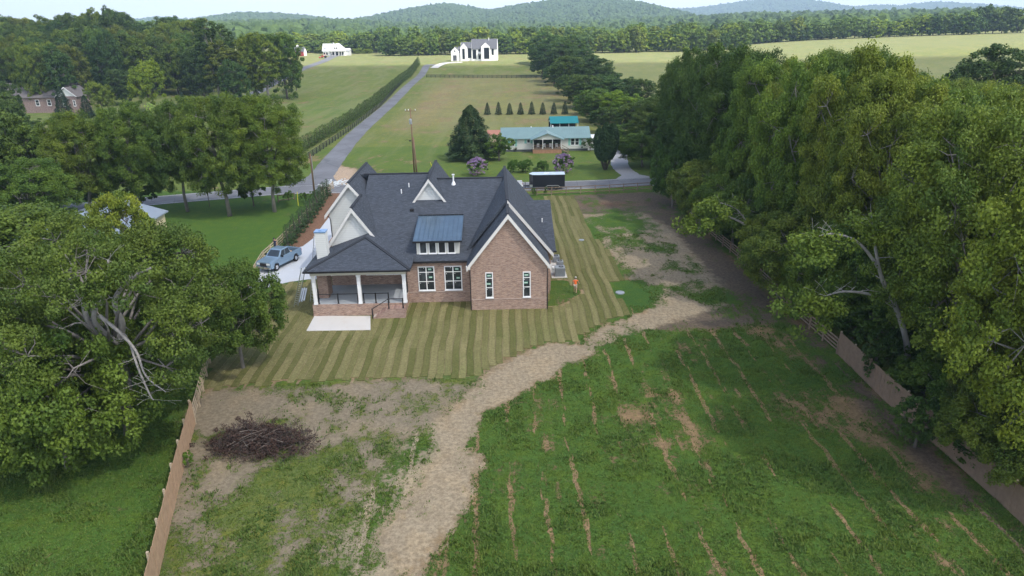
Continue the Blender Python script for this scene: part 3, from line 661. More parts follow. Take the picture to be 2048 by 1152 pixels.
# upper left gable
rf = MB(); gable(rf, -13.1, 2.85, 4.2, 10.6, 1.22, 10.35, 22.2); rf.build('garage_roof', M['roof'], H)
rakes('rake_trim', -13.1, 2.85, 2.3, 10.6, 1.22, 10.35)
pent(-13.1, 2.4, 2.4, 10.6, 1.22, 10.75, 21.8, 4.3, 'siding', 'gable_siding')
b = MB(); b.box(-15.5, -13.5, 10.75, 21.6, 0, 4.4); b.build('side_wall', M['siding'], H)
# lower left gable
rf = MB(); gable(rf, -11.85, 2.85, 3.4, 9.25, 1.42, 4.95, 11.0); rf.build('lower_gable_roof', M['roof'], H)
rakes('rake_trim', -11.85, 2.85, 2.5, 9.25, 1.42, 4.95)
pent(-11.85, 2.4, 2.4, 9.25, 1.42, 5.3, 10.9, 4.4, 'siding', 'gable_siding')
# porch
P = empty('porch', (0, 0, 0)); P.parent = H
b = MB(); b.box(-15.12, -6.4, -0.62, 4.5, 1.0, 1.25); b.build('porch_floor', M['porch'], P)
b = MB(); b.box(-15.2, -6.42, -0.7, -0.45, 0, 1.24); b.box(-15.2, -14.95, -0.45, 4.5, 0, 1.24); b.box(-6.62, -6.36, -0.45, 2.3, 0, 1.24); b.build('brick_base', M['brick'], P)
b = MB()
b.add([(-15.48, -1.1, 4.76), (-5.6, -1.1, 4.76), (-10.45, 3.9, 6.5), (-10.45, 5.35, 6.5), (-15.48, 5.35, 4.76), (-5.6, 5.35, 4.76),
       (-15.48, -1.1, 4.6), (-5.6, -1.1, 4.6), (-15.48, 5.35, 4.6), (-5.6, 5.35, 4.6)],
      [(0, 1, 2), (1, 5, 3, 2), (0, 2, 3, 4), (0, 6, 7, 1), (4, 8, 6, 0), (1, 7, 9, 5), (6, 8, 9, 7), (5, 9, 8, 4, 3)])
b.build('porch_roof', M['roof'], P)
b = MB(); b.box(-15.1, -6.1, -0.75, -0.45, 4.2, 4.58); b.box(-15.1, -14.8, -0.45, 4.4, 4.2, 4.58); b.box(-6.35, -6.1, -0.45, 2.2, 4.2, 4.58); b.build('beam', M['beam'], P)
b = MB(); b.box(-14.8, -6.4, -0.45, 4.5, 4.28, 4.32); b.build('porch_ceiling', M['white'], P)
for u in (-14.85, -10.6, -6.32):
    b = MB(); b.box(u - 0.16, u + 0.16, -0.72, -0.42, 1.24, 4.2); b.box(u - 0.2, u + 0.2, -0.76, -0.38, 4.02, 4.19); b.box(u - 0.19, u + 0.19, -0.75, -0.39, 1.245, 1.42); b.build('column', M['white'], P)
b = MB(); b.box(-14.95, -13.98, 0.95, 2.65, 1.25, 4.28); b.build('fireplace', M['brick'], P)
# steps down to the patio
b = MB(); b.box(-7.85, -6.3, -1.55, -0.72, 0, 1.04); b.build('step_landing', M['stair'], P)
b = MB()
for k in range(5): b.box(-9.35 + 0.30 * k, -9.35 + 0.30 * (k + 1), -1.55, -0.72, 0, 0.19 * (k + 1) - 0.0)
b.build('steps', M['stair'], P)
def rail(pts, posts, name='railing', r=0.022):
    R_ = MB(); rl = None
    R_.tube(pts, 0.04, 6); rl = R_.build(name, M['black'], P)
    for (u, v, z0, z1) in posts:
        q = MB(); q.box(u - 0.055, u + 0.055, v - 0.055, v + 0.055, z0, z1); q.box(u - 0.09, u + 0.09, v - 0.09, v + 0.09, z0, z0 + 0.03); q.box(u - 0.07, u + 0.07, v - 0.07, v + 0.07, z1, z1 + 0.02); q.build('post', M['black'], rl)
    return rl
zf = 1.25; zt = 2.22
rail([(-14.6, -0.52, zt), (-12.75, -0.52, zt), (-10.85, -0.52, zt)], [(-14.6, -0.52, zf, zt + 0.03), (-12.75, -0.52, zf, zt + 0.03), (-10.85, -0.52, zf, zt + 0.03)])
rail([(-10.3, -0.52, zt), (-9.15, -0.52, zt), (-7.93, -0.52, zt)], [(-10.3, -0.52, zf, zt + 0.03), (-9.15, -0.52, zf, zt + 0.03), (-7.93, -0.52, zf, zt + 0.03)])
rail([(-9.4, -1.48, 1.0), (-7.8, -1.48, 2.0), (-6.45, -1.48, 2.0)], [(-9.4, -1.48, 0.0, 1.03), (-7.8, -1.48, 1.04, 2.03), (-6.45, -1.48, 1.04, 2.03)])
rail([(-14.95, -0.3, zt), (-14.95, 0.85, zt)], [(-14.95, 0.8, zf, zt + 0.03)]); rail([(-14.95, 2.75, zt), (-14.95, 4.3, zt)], [(-14.95, 2.8, zf, zt + 0.03)])
rail([(-6.5, -0.2, zt), (-6.5, 2.2, zt)], [(-6.5, -0.2, zf, zt + 0.03), (-6.5, 2.1, zf, zt + 0.03)])
# chimney
ch = MB(); ch.box(-14.95, -13.92, 1.95, 2.9, 4.3, 7.6); cho = ch.build('chimney', M['siding'], H)
b = MB(); b.box(-15.0, -13.87, 1.9, 2.95, 7.6, 7.72); b.box(-14.6, -14.3, 2.25, 2.6, 7.72, 7.78); b.build('chimney_cap', M['capmetal'], cho)
# shed dormer with standing seam roof
D = empty('dormer', (0, 0, 0)); D.parent = H
b = MB(); b.add([(-5.38, 3.0, 4.7), (-1.16, 3.0, 4.7), (-1.16, 3.0, 6.3), (-5.38, 3.0, 6.3), (-5.38, 8.2, 4.7), (-1.16, 8.2, 4.7), (-1.16, 8.2, 7.05), (-5.38, 8.2, 7.05)],
                [(0, 1, 2, 3), (1, 5, 6, 2), (4, 7, 6, 5), (0, 3, 7, 4), (3, 2, 6, 7), (0, 4, 5, 1)]); b.build('dormer_wall', simple('dormer_panel', (0.62, 0.62, 0.57), 0.6, var=0.06), D)
b = MB(); slab(b, -5.66, -0.88, 2.62, 6.38, 8.75, 7.33, 0.12)
for k in range(11):
    u = -5.62 + k * 0.47; b.bar((u, 2.64, 6.405), (u, 8.7, 7.345), 0.035, 0.05)
b.build('metal_roof', M['metalroof'], D)
b = MB(); b.box(-5.7, -0.84, 2.5, 2.62, 6.2, 6.36); b.bar((-5.66, 8.75, 7.37), (-0.88, 8.75, 7.37), 0.2, 0.08); b.build('fascia', M['black'], D)
# windows
def window(parent, u0, u1, z0, z1, v, cols, rows, fw=0.09, stickers=(), axis='y', dep=0.07):
    f = MB()
    f.box(u0, u0 + fw, v - dep, v, z0, z1); f.box(u1 - fw, u1, v - dep, v, z0, z1); f.box(u0 + fw, u1 - fw, v - dep, v, z1 - fw, z1); f.box(u0 + fw, u1 - fw, v - dep, v, z0, z0 + fw)
    cu = [u0 + (u1 - u0) * k / cols for k in range(1, cols)]
    for c in cu: f.box(c - fw / 2, c + fw / 2, v - dep + 0.004, v, z0 + fw, z1 - fw)
    hz_ = [z0 + (z1 - z0) * r for r in rows]; e = [u0 + fw] + sum([[c - fw / 2, c + fw / 2] for c in cu], []) + [u1 - fw]
    for h in hz_:
        for k in range(0, len(e), 2): f.box(e[k], e[k + 1], v - dep + 0.008, v, h - fw * 0.36, h + fw * 0.36)
    f.box(u0 - 0.04, u1 + 0.04, v - dep - 0.05, v, z0 - 0.06, z0)
    fo = f.build('window', M['white'], parent)
    g = MB(); g.box(u0 + fw * 0.6, u1 - fw * 0.6, v - 0.022, v + 0.02, z0 + fw * 0.6, z1 - fw * 0.6); g.build('pane', M['glass'], fo)
    for (a, c_, w_, h_, mt) in stickers:
        s_ = MB(); x = u0 + (u1 - u0) * a; z = z0 + (z1 - z0) * c_; s_.box(x - w_ / 2, x + w_ / 2, v - 0.03, v - 0.0225, z - h_ / 2, z + h_ / 2); so = s_.build('sticker', M[mt], fo)
        if mt == 'sticker':
            s2 = MB(); s2.box(x - w_ / 2 + 0.05, x + w_ / 2 - 0.05, v - 0.034, v - 0.0305, z - h_ * 0.22, z + h_ * 0.2); s2.build('sticker', M['stickerw'], fo)
    return fo
dots = lambda cs: [(a, c_, 0.07, 0.07, 'stickerw') for a, c_ in cs]
window(H, -5.31, -3.67, 1.33, 3.87, 2.3, 2, (0.375, 0.76), stickers=[(0.72, 0.88, 0.36, 0.20, 'sticker'), (0.75, 0.55, 0.36, 0.20, 'sticker')] + dots([(0.36, 0.93), (0.12, 0.68), (0.12, 0.31), (0.6, 0.69), (0.6, 0.31), (0.92, 0.93)]))
window(H, -2.70, -0.97, 1.33, 3.87, 2.3, 2, (0.375, 0.76), stickers=[(0.72, 0.87, 0.36, 0.20, 'sticker'), (0.78, 0.50, 0.36, 0.20, 'sticker')] + dots([(0.36, 0.93), (0.12, 0.68), (0.12, 0.31), (0.6, 0.69), (0.6, 0.31), (0.92, 0.93)]))
window(H, 1.40, 2.13, 1.32, 3.93, 0, 1, (0.40, 0.77), stickers=[(0.5, 0.87, 0.42, 0.19, 'sticker'), (0.4, 0.55, 0.42, 0.19, 'sticker')] + dots([(0.2, 0.70), (0.2, 0.33), (0.8, 0.06)]))
window(H, 5.00, 5.75, 1.32, 3.93, 0, 1, (0.40, 0.77), stickers=[(0.45, 0.87, 0.42, 0.19, 'sticker'), (0.38, 0.57, 0.40, 0.19, 'sticker')] + dots([(0.2, 0.70), (0.2, 0.33), (0.8, 0.93)]))
for k in range(4):
    c = -4.72 + k * 0.93; window(D, c - 0.36, c + 0.36, 4.98, 6.14, 3.0, 1, (), 0.06)
for k in range(4):
    window(P, -10.8 + k * 0.92, -10.0 + k * 0.92, 2.35, 3.1, 4.5, 1, (), 0.06)
# gutters and downspouts
b = MB(); b.box(-6.2, -0.35, 1.86, 2.0, 4.36, 4.5); b.build('gutter', M['black'], H)
b = MB(); b.box(-15.55, -5.6, -1.24, -1.1, 4.6, 4.75); b.box(-15.62, -15.48, -1.2, 5.2, 4.6, 4.75); b.build('gutter', M['black'], P)
b = MB(); b.box(7.9, 8.65, 4.46, 4.6, 4.34, 4.49); b.build('gutter', M['black'], H)
def spout(pts): b = MB(); b.tube(pts, 0.045, 6); b.build('downspout', M['black'], H)
spout([(-0.3, 0.15, 4.5), (-0.06, 0.05, 4.2), (-0.06, -0.06, 3.9), (-0.06, -0.06, 0.05)])
spout([(7.62, 0.15, 4.5), (7.38, 0.0, 4.2), (7.38, -0.06, 3.9), (7.38, -0.06, 0.05)])
spout([(-15.95, 10.6, 7.15), (-15.5, 10.66, 6.8), (-15.42, 10.68, 6.5), (-15.42, 10.68, 0.3)])
b = MB(); b.box(-0.42, -0.02, -0.28, 0.05, 4.3, 4.62); b.box(7.36, 7.68, -0.28, 0.05, 4.3, 4.62); b.build('eave_return', M['trim'], H)
# roof vents, found where the view ray meets the roof plane
def on_roof(px, py, f):
    d = ray(px, py)
    for t in np.arange(60, 120, 0.05):
        p = _C + d * t; q = p - HO; u = q @ HU; v = q @ HV
        if p[2] < f(v): return (u, v, f(v))
for px, py, h, r in ((818, 374, 0.45, 0.06), (803, 387, 0.45, 0.06)):
    u, v, z = on_roof(px, py, mz); b = MB(); b.tube([(u, v, z - 0.1), (u, v, z + h)], r, 8); b.build('vent_pipe', M['white'], H)
u, v, z = on_roof(907, 368, mz); b = MB(); b.tube([(u, v, z - 0.1), (u, v, z + 0.25), (u, v, z + 0.3), (u, v, z + 0.95), (u, v, z + 1.0), (u, v, z + 1.1)], [0.28, 0.14, 0.09, 0.09, 0.16, 0.16], 10); b.build('flue', M['white'], H)
u, v, z = on_roof(1084, 444, lambda v: 4.5 + SLP * (v - 4.6)); b = MB(); b.tube([(u, v, z - 0.1), (u, v, z + 0.4)], 0.06, 8); b.build('vent_pipe', M['white'], H)
u, v, z = on_roof(824, 422, mz); b = MB(); b.box(u - 0.2, u + 0.2, v - 0.2, v + 0.2, z - 0.05, z + 0.22); b.build('box_vent', M['black'], H)

# ------------------------------------------------------------------ other houses
def hframe(name, p, rz, label, cat): return empty(name, p, rz, label, cat)
M['teal'] = simple('teal_metal_roof', (0.19, 0.29, 0.295), 0.5, 0.1, var=0.15, sc=0.6)
M['tealdark'] = simple('deep_teal_roof', (0.02, 0.20, 0.22), 0.45, 0.1, var=0.12)
M['aqua'] = simple('aqua_shutters', (0.25, 0.52, 0.45), 0.6, var=0.05)
M['cream'] = siding_mat('cream_siding', (0.66, 0.67, 0.63), 0.22)
M['orange'] = simple('reddish_stone_skirt', (0.36, 0.20, 0.12), 0.9, var=0.45, sc=2)
def troof(mb, u0, u1, v0, v1, ze, zr, over=0.4):
    vm = (v0 + v1) / 2
    mb.prism([(v0 - over, ze - over * (zr - ze) / (vm - v0)), (vm, zr), (v1 + over, ze - over * (zr - ze) / (vm - v0)), (v1 + over, ze - over * (zr - ze) / (vm - v0) - 0.12), (vm, zr - 0.16), (v0 - over, ze - over * (zr - ze) / (vm - v0) - 0.12)], 'x', u0, u1)
Q = G(1012, 304)
mh = hframe('ranch_house', Q, math.radians(1.0), 'long cream single-storey home with pale teal metal roof and covered front porch', 'house')
LEN = 18.0
b = MB(); b.box(0, LEN, 0, 7.6, 0.5, 3.1); b.prism([(0, 3.1), (7.6, 3.1), (3.8, 4.45)], 'x', 0.02, LEN - 0.02); b.build('wall', M['cream'], mh)
b = MB(); b.box(0.02, LEN - 0.02, 0.03, 7.5, 0, 0.5); b.build('skirting', simple('block_skirt', (0.10, 0.11, 0.11), 0.9), mh)
b = MB(); troof(b, -1.1, LEN + 0.6, 0, 7.6, 3.1, 4.75, 0.5)
for k in range(38): u = -1.0 + k * 0.52; b.bar((u, -0.48, 2.93), (u, 3.8, 4.8), 0.05, 0.05)
b.build('roof', M['teal'], mh)
pc = 8.9; hw = 3.1; dp = 2.6
pr = empty('porch', (0, 0, 0)); pr.parent = mh
b = MB(); b.prism([(pc - hw - 0.5, 2.95), (pc, 4.35), (pc + hw + 0.5, 2.95), (pc + hw + 0.5, 2.82), (pc, 4.2), (pc - hw - 0.5, 2.82)], 'y', -dp - 0.4, 3.0); b.build('porch_roof', M['teal'], pr)
b = MB(); b.prism([(pc - hw, 2.95), (pc + hw, 2.95), (pc, 4.12)], 'y', -dp, -dp + 0.1); b.build('gable', M['cream'], pr)
b = MB(); b.box(pc - hw, pc + hw, -dp, 0, 0.8, 0.95); b.build('deck', M['wood_old'], pr)
b = MB(); b.box(pc - hw, pc + hw, -dp + 0.05, -dp + 0.15, 0, 0.8); b.box(pc - hw, pc - hw + 0.1, -dp + 0.15, 0, 0, 0.8); b.build('stone_skirt', M['orange'], pr)
for u in (pc - hw + 0.05, pc - 1, pc + 1.1, pc + hw - 0.05):
    b = MB(); b.box(u - 0.06, u + 0.06, -dp, -dp + 0.12, 0.95, 2.95); b.build('post', M['white'], pr)
b = MB(); b.box(pc - hw, pc + hw, -dp + 0.02, -dp + 0.08, 1.75, 1.83); b.box(pc - hw, pc + hw, -dp + 0.02, -dp + 0.08, 1.05, 1.1)
for k in range(30): u = pc - hw + 0.2 * k + 0.15; b.box(u, u + 0.04, -dp + 0.03, -dp + 0.07, 1.1, 1.75)
b.build('railing', M['wood_old'], pr)
b = MB(); b.box(pc - hw + .1, pc + hw - .1, -0.06, -0.01, 0.97, 2.9); b.build('porch_shade_sheet', simple('painted_porch_shade', (0.035, 0.04, 0.04), 0.8, var=0.4, sc=2), pr)  # dark sheet over the wall, the shade under the porch put into its colour
rng = random.Random(4)
for k in range(7):
    u = pc - 2.6 + k * 0.85; b = MB(); z = 2.35 + rng.uniform(-.1, .1)
    for j in range(26):
        a = rng.uniform(0, 6.28); r = rng.uniform(0.05, 0.3); b.bar((u, -dp + 0.4, z), (u + r * math.cos(a), -dp + 0.4 + r * math.sin(a) * .5, z - rng.uniform(-0.1, 0.35)), 0.08, 0.03)
    b.build('hanging_plant', M['leaf_dark'], pr)
for k in range(4):
    u = pc - 2.2 + k * 1.35; b = MB(); b.box(u, u + 0.55, -1.6, -1.05, 1.25, 1.33); b.box(u, u + 0.55, -1.1, -1.04, 1.33, 1.9)
    for (x, y) in ((0, 0), (0.5, 0), (0, 0.5), (0.5, 0.5)): b.box(u + x, u + x + 0.05, -1.6 + y, -1.55 + y, 0.95, 1.25)
    b.build('porch_chair', M['white'], pr)
def swin(parent, u0, u1, z0, z1, v, rows=(0.5,), cols=1): return window(parent, u0, u1, z0, z1, v, cols, rows, 0.07)
for u0, u1 in ((1.0, 1.9), (14.2, 15.05), (15.15, 16.0)): swin(mh, u0, u1, 1.25, 2.75, 0)
swin(mh, 4.6, 5.3, 1.9, 2.6, 0, ())
for u in (0.45, 1.95, 4.05, 5.35, 13.65, 16.05):
    zz = (1.8, 2.7) if 4 < u < 5.4 else (1.2, 2.8)
    b = MB(); b.box(u, u + 0.5, -0.05, 0, zz[0], zz[1]); b.build('shutter', M['aqua'], mh)
st = MB(); u = pc + hw
for k in range(5): st.box(u + 0.28 * k, u + 0.28 * (k + 1), -dp, -dp + 1.1, 0.80 - 0.17 * k - 0.06, 0.80 - 0.17 * k)
st.bar((u, -dp, 1.75), (u + 1.5, -dp, 0.95), 0.06, 0.1); st.bar((u, -dp, 1.3), (u + 1.5, -dp, 0.5), 0.06, 0.08); st.bar((u, -dp, 0.8), (u + 1.5, -dp, 0.05), 0.06, 0.2)
st.bar((u + 1.5, -dp, 0), (u + 1.5, -dp, 1.0), 0.1, 0.1)
st.build('porch_steps', M['wood_old'], pr)
b = MB(); b.box(LEN + 0.1, LEN + 2.0, 0.5, 5, 0, 2.6); b.box(LEN + 0.0, LEN + 2.6, 0.2, 5.2, 2.6, 2.75); b.build('side_addition', M['white'], mh)
b = MB(); b.tube([(10.5, 3.6, 4.5), (10.5, 3.6, 5.1)], 0.15, 8); b.tube([(5.7, 3.6, 4.5), (5.7, 3.6, 4.95)], 0.12, 8); b.build('roof_vent', M['white'], mh)
# teal carport behind
c0 = AT(1100, 177, 258); cp = hframe('carport', (c0[0], 177, 0), 0.02, 'open carport with deep teal gable roof behind the cream home', 'carport')
b = MB(); troof(b, 0, 7.3, 0, 6, 2.7, 3.9, 0.3); b.build('roof', M['tealdark'], cp)
for x, y in ((0.2, 0), (2.5, 0), (4.8, 0), (7.1, 0), (0.2, 6), (7.1, 6)): b = MB(); b.box(x - .06, x + .06, y - .06, y + .06, 0, 2.7); b.build('post', M['white'], cp)
b = MB(); b.box(0.1, 7.2, 5.9, 5.95, 0.8, 2.2); b.build('back_panel', M['black'], cp)
s0 = GT(977, 280); sh = hframe('garden_shed', (s0[0], 164, 0), 0, 'small shed with rust red metal roof behind the big conifer', 'shed')
b = MB(); b.box(0, 3.6, 0, 3, 0, 2.0); b.build('wall', M['wood_pale'], sh); b = MB(); troof(b, -0.2, 3.8, 0, 3, 2.0, 2.7, 0.3); b.build('roof', simple('rust_roof', (0.36, 0.17, 0.12), 0.7, var=0.2), sh)

# white modern farmhouse on the rise
M['render'] = simple('white_render', (0.78, 0.78, 0.77), 0.7, var=0.04)
M['slate'] = simple('grey_slate', (0.10, 0.105, 0.12), 0.8, var=0.25, sc=1.5)
M['dkglass'] = simple('dark_glazing', (0.02, 0.025, 0.032), 0.15, var=0.3)
g0 = GT(905, 122.5); g1 = GT(996, 124.5); s_ = (g1[0] - g0[0]) / 93.0
wh = hframe('farmhouse', (g0[0], g0[1], g0[2] - 0.2), math.radians(-1.5), 'white gabled modern house with dark tall windows and grey roof on the rise', 'house')
X = lambda px: (px - 905) * s_
Z = lambda px: (122.5 - px) * s_ * 1.02
def gab(parent, px0, px1, pyE, pyR, v0, v1, mat='render', roof='slate'):
    u0, u1 = X(px0), X(px1); ze, zr = Z(pyE), Z(pyR); uc = (u0 + u1) / 2
    b = MB(); b.prism([(u0, 0), (u1, 0), (u1, ze), (uc, zr), (u0, ze)], 'y', v0, v1); b.build('wall', M[mat], parent)
    sl_ = (zr - ze) / (uc - u0); b = MB(); hw_ = uc - u0 + 0.25
    b.prism([(uc - hw_, zr + .15 - sl_ * hw_), (uc, zr + .2), (uc + hw_, zr + .15 - sl_ * hw_), (uc + hw_, zr - sl_ * hw_ - .02), (uc, zr + 0.02), (uc - hw_, zr - sl_ * hw_ - .02)], 'y', v0 + 0.12, v1 + .3); b.build('roof', M[roof], parent)
def sroof(parent, px0, px1, pyE, pyR, v0, v1):
    u0, u1 = X(px0), X(px1); ze, zr = Z(pyE), Z(pyR); vm = (v0 + v1) / 2
    b = MB(); b.box(u0, u1, v0, v1, 0, ze); b.prism([(v0, ze), (v1, ze), (vm, zr)], 'x', u0, u1); b.build('wall', M['render'], parent)
    b = MB(); e = 0.35 * (zr - ze) / (vm - v0)
    b.prism([(v0 - .35, ze + .12 - e), (vm, zr + .15), (v1 + .35, ze + .12 - e), (v1 + .35, ze - e), (vm, zr + .01), (v0 - .35, ze - e)], 'x', u0 + 0.12, u1 - 0.12); b.build('roof', M['slate'], parent)
gab(wh, 903, 919, 103, 95.5, -1.0, 7)
sroof(wh, 916, 926, 105, 95, 1.0, 7.5)
gab(wh, 921.5, 936, 96.5, 88.5, -0.6, 9)
sroof(wh, 922, 945, 96.5, 87, 1.5, 9)
sroof(wh, 944, 996.5, 98.5, 81.5, 0.6, 11)
gab(wh, 964, 981.5, 95, 87.5, -0.7, 8)
def pane(parent, px0, px1, py0, py1, v, mat='dkglass'):
    b = MB(); u0, u1, z0, z1 = X(px0), X(px1), Z(py1), Z(py0)
    b.box(u0, u1, v - 0.05, v + 0.01, z0, z1); o = b.build('window', M[mat], parent)
    f = MB(); n = max(1, int((u1 - u0) / 0.9)); 
    for k in range(n + 1): u = u0 + (u1 - u0) * k / n; f.box(u - 0.05, u + 0.05, v - 0.08, v - 0.052, z0, z1)
    for k in range(1, 3): z = z0 + (z1 - z0) * k / 3; f.box(u0 + .05, u1 - .05, v - 0.075, v - 0.053, z - 0.04, z + 0.04)
    f.build('window_frame', M['black'], o)
pane(wh, 907, 914, 110.5, 121, -1.0, 'slate'); pane(wh, 910, 911.6, 101, 104.5, -1.0)
pane(wh, 926, 930.5, 98.5, 118, -0.6); pane(wh, 936.5, 943.5, 98, 116.5, 1.5)
pane(wh, 946.5, 953.5, 100.5, 118, 0.6); pane(wh, 958, 962.5, 100, 104.5, 0.6); pane(wh, 958, 962.5, 111, 118.5, 0.6)
pane(wh, 970, 980, 97, 118, -0.7); pane(wh, 985, 989, 98, 111, 0.6)
b = MB(); b.box(X(957), X(964), -0.9, 0.58, Z(109.6), Z(108.8)); b.build('porch_canopy', M['black'], wh)
b = MB(); b.box(X(978), X(979.5), 5, 6, Z(84), Z(79)); b.build('chimney', M['render'], wh)
# far white cottage, red barn
g0 = GT(643, 112); s_ = (GT(690, 112)[0] - g0[0]) / 47.0
X = lambda px: (px - 643) * s_
Z = lambda px: (111.5 - px) * s_ * 1.02
ct = hframe('cottage', (g0[0], g0[1], g0[2] - 0.1), 0, 'far white cottage with pale metal roof, broad front gable and porch', 'house')
b = MB(); b.box(X(645), X(689), 2.5, 11, 0, Z(103)); b.build('wall', M['render'], ct)
M['whiteroof'] = simple('pale_metal_roof', (0.60, 0.61, 0.62), 0.4, 0.2, var=0.06)
b = MB(); b.prism([(2.2, Z(103)), (6.8, Z(89)), (11.4, Z(103))], 'x', X(643), X(672)); b.build('roof', M['whiteroof'], ct)
b = MB(); b.prism([(X(657), Z(102.5)), (X(673), Z(88.5)), (X(690), Z(102.5))], 'y', 1.3, 11); b.build('front_gable_roof', M['whiteroof'], ct)
b = MB(); b.prism([(X(659), Z(102.7)), (X(673), Z(90.5)), (X(688), Z(102.7))], 'y', 1.2, 1.29); b.build('gable_wall', M['render'], ct)
b = MB(); b.box(X(657), X(690), 0.2, 2.45, Z(103.2), Z(102)); b.build('porch_roof', M['whiteroof'], ct)
for px in (658, 664, 670, 677, 683, 689): b = MB(); b.box(X(px) - .12, X(px) + .12, 0.3, 0.54, 0, Z(103.2)); b.build('column', M['render'], ct)
for a_, c_, t_, bt in ((661, 667, 104.5, 110), (671, 676, 104, 110.5), (679, 685, 104.5, 110), (646, 649, 105, 109), (651, 654, 105, 109)): pane(ct, a_, c_, t_, bt, 2.49)
for a_, c_ in ((669, 671), (673, 675)): pane(ct, a_, c_, 96, 98.5, 1.19)
b = MB(); b.box(X(650), X(651.5), 3, 4.2, Z(98), Z(92.5)); b.box(X(664), X(665), 6, 7, Z(90), Z(87)); b.build('chimney', M['render'], ct)
b = MB(); b.box(X(688), X(697), 5, 10, 0, Z(102)); b.prism([(4.6, Z(102)), (7.5, Z(98)), (10.4, Z(102))], 'x', X(687.5), X(697.5)); b.build('side_wing', M['whiteroof'], ct)
g0 = GT(588, 112)
bn = hframe('red_barn', (g0[0], g0[1], g0[2] - 0.1), 0, 'small red barn with grey roof and white cupola beside the far cottage', 'barn')
b = MB(); b.box(0, X(663), 0, 7, 0, 3.2); b.build('wall', simple('barn_red', (0.40, 0.05, 0.05), 0.7), bn)
b = MB(); troof(b, -0.3, X(663) + 0.3, 0, 7, 3.2, 5.6, 0.4); b.build('roof', M['slate'], bn)
b = MB(); b.box(X(663), X(663) + 0.05, 0, 7, 0, 3.2); b.prism([(0, 3.2), (7, 3.2), (3.5, 5.4)], 'x', X(663), X(663) + 0.06); b.build('end_trim', M['render'], bn)
b = MB(); b.box(1.5, 2.5, 3, 4, 5.2, 6.3); b.prism([(2.9, 6.3), (4.1, 6.3), (3.5, 7.0)], 'x', 1.4, 2.6); b.build('cupola', M['render'], bn)
b = MB(); b.box(4.2, 6.4, -0.06, 0, 0, 2.3); b.build('barn_door', simple('barn_door_red', (0.30, 0.04, 0.04), 0.7), bn)

# brick bungalow on the left
q = G(98, 226); M['brick2'] = brick_mat('pink_brick', (0.34, 0.225, 0.20), (0.22, 0.15, 0.14), (0.42, 0.38, 0.35))
M['greyroof'] = shingle_mat('grey_shingles', (0.155, 0.145, 0.15), 0.2, 0.2)
bh = hframe('brick_bungalow', (q[0], q[1], 0), math.radians(2), 'pinkish brick bungalow with grey roof half hidden by trees at the left', 'house')
b = MB(); b.box(-16, 8.5, 0, 11, 0, 5.6); b.build('wall', M['brick2'], bh)
b = MB(); troof(b, -18, 8.8, 0, 11, 5.6, 9.6, 0.6); b.build('roof', M['greyroof'], bh)
b = MB(); b.prism([(5.6, 0), (12.0, 0), (12.0, 5.6), (8.8, 8.3), (5.6, 5.6)], 'y', -3.0, 5); b.build('wing_wall', M['brick2'], bh)
b = MB(); b.prism([(5.75, 5.65), (11.85, 5.65), (8.8, 8.2)], 'y', -3.06, -3.0); b.build('gable_siding', M['siding'], bh)
b = MB(); b.prism([(5.1, 5.45), (8.8, 8.6), (12.5, 5.45), (12.5, 5.25), (8.8, 8.4), (5.1, 5.25)], 'y', -3.5, 6); b.build('wing_roof', M['greyroof'], bh)
b = MB(); b.prism([(5.1, 5.45), (5.4, 5.45), (8.8, 8.35), (12.2, 5.45), (12.5, 5.45), (8.8, 8.7)], 'y', -3.57, -3.52); b.build('rake_trim', M['white'], bh)
b = MB(); b.prism([(6.0, 4.9), (8.0, 5.9), (10.0, 4.9)], 'y', -4.0, -3.07); b.build('bay_roof', M['greyroof'], bh)
for u0, u1, v in ((-3.6, -2.3, 0), (0.3, 1.6, 0), (7.2, 8.4, -3.0), (10.6, 11.4, -3.0)):
    window(bh, u0, u1, 2.4, 4.4, v, 1, (0.5,), 0.12)
# cream metal barn glimpsed through the near left tree
qa = G(243, 533); bb = hframe('metal_barn', (-45.9, 76.0, 0), math.radians(2), 'cream metal barn with blue grey roof behind the large left tree', 'barn')
M['creammetal'] = siding_mat('cream_metal', (0.60, 0.53, 0.36), 0.3)
b = MB(); b.box(-12, 0, 0, 13, 0, 3.3); b.build('wall', M['creammetal'], bb)
b = MB(); b.prism([(-12.4, 3.2), (-6, 5.2), (0.4, 3.2), (0.4, 3.3 + .05), (-6, 5.4), (-12.4, 3.35)], 'y', -0.4, 13.4); b.build('roof', simple('blue_grey_metal', (0.30, 0.36, 0.44), 0.4, 0.2), bb)
b = MB(); b.prism([(-12, 3.3), (0, 3.3), (-6, 5.15)], 'y', 0, 0.1); b.build('gable_wall', M['creammetal'], bb)
b = MB(); b.box(-6.5, -1.5, -0.05, 0, 0, 2.8); b.build('stall_shade_sheet', M['black'], bb)  # black sheet on the solid wall, painted as the shade inside the stall
b = MB()
for k in range(5): b.box(-6.5, -1.5, -0.12, -0.07, 0.4 + 0.35 * k, 0.45 + 0.35 * k)
for u in (-6.5, -4, -1.5): b.box(u - .03, u + .03, -0.18, -0.12, 0.2, 2.1)
b.build('gate', M['steel'], bb)

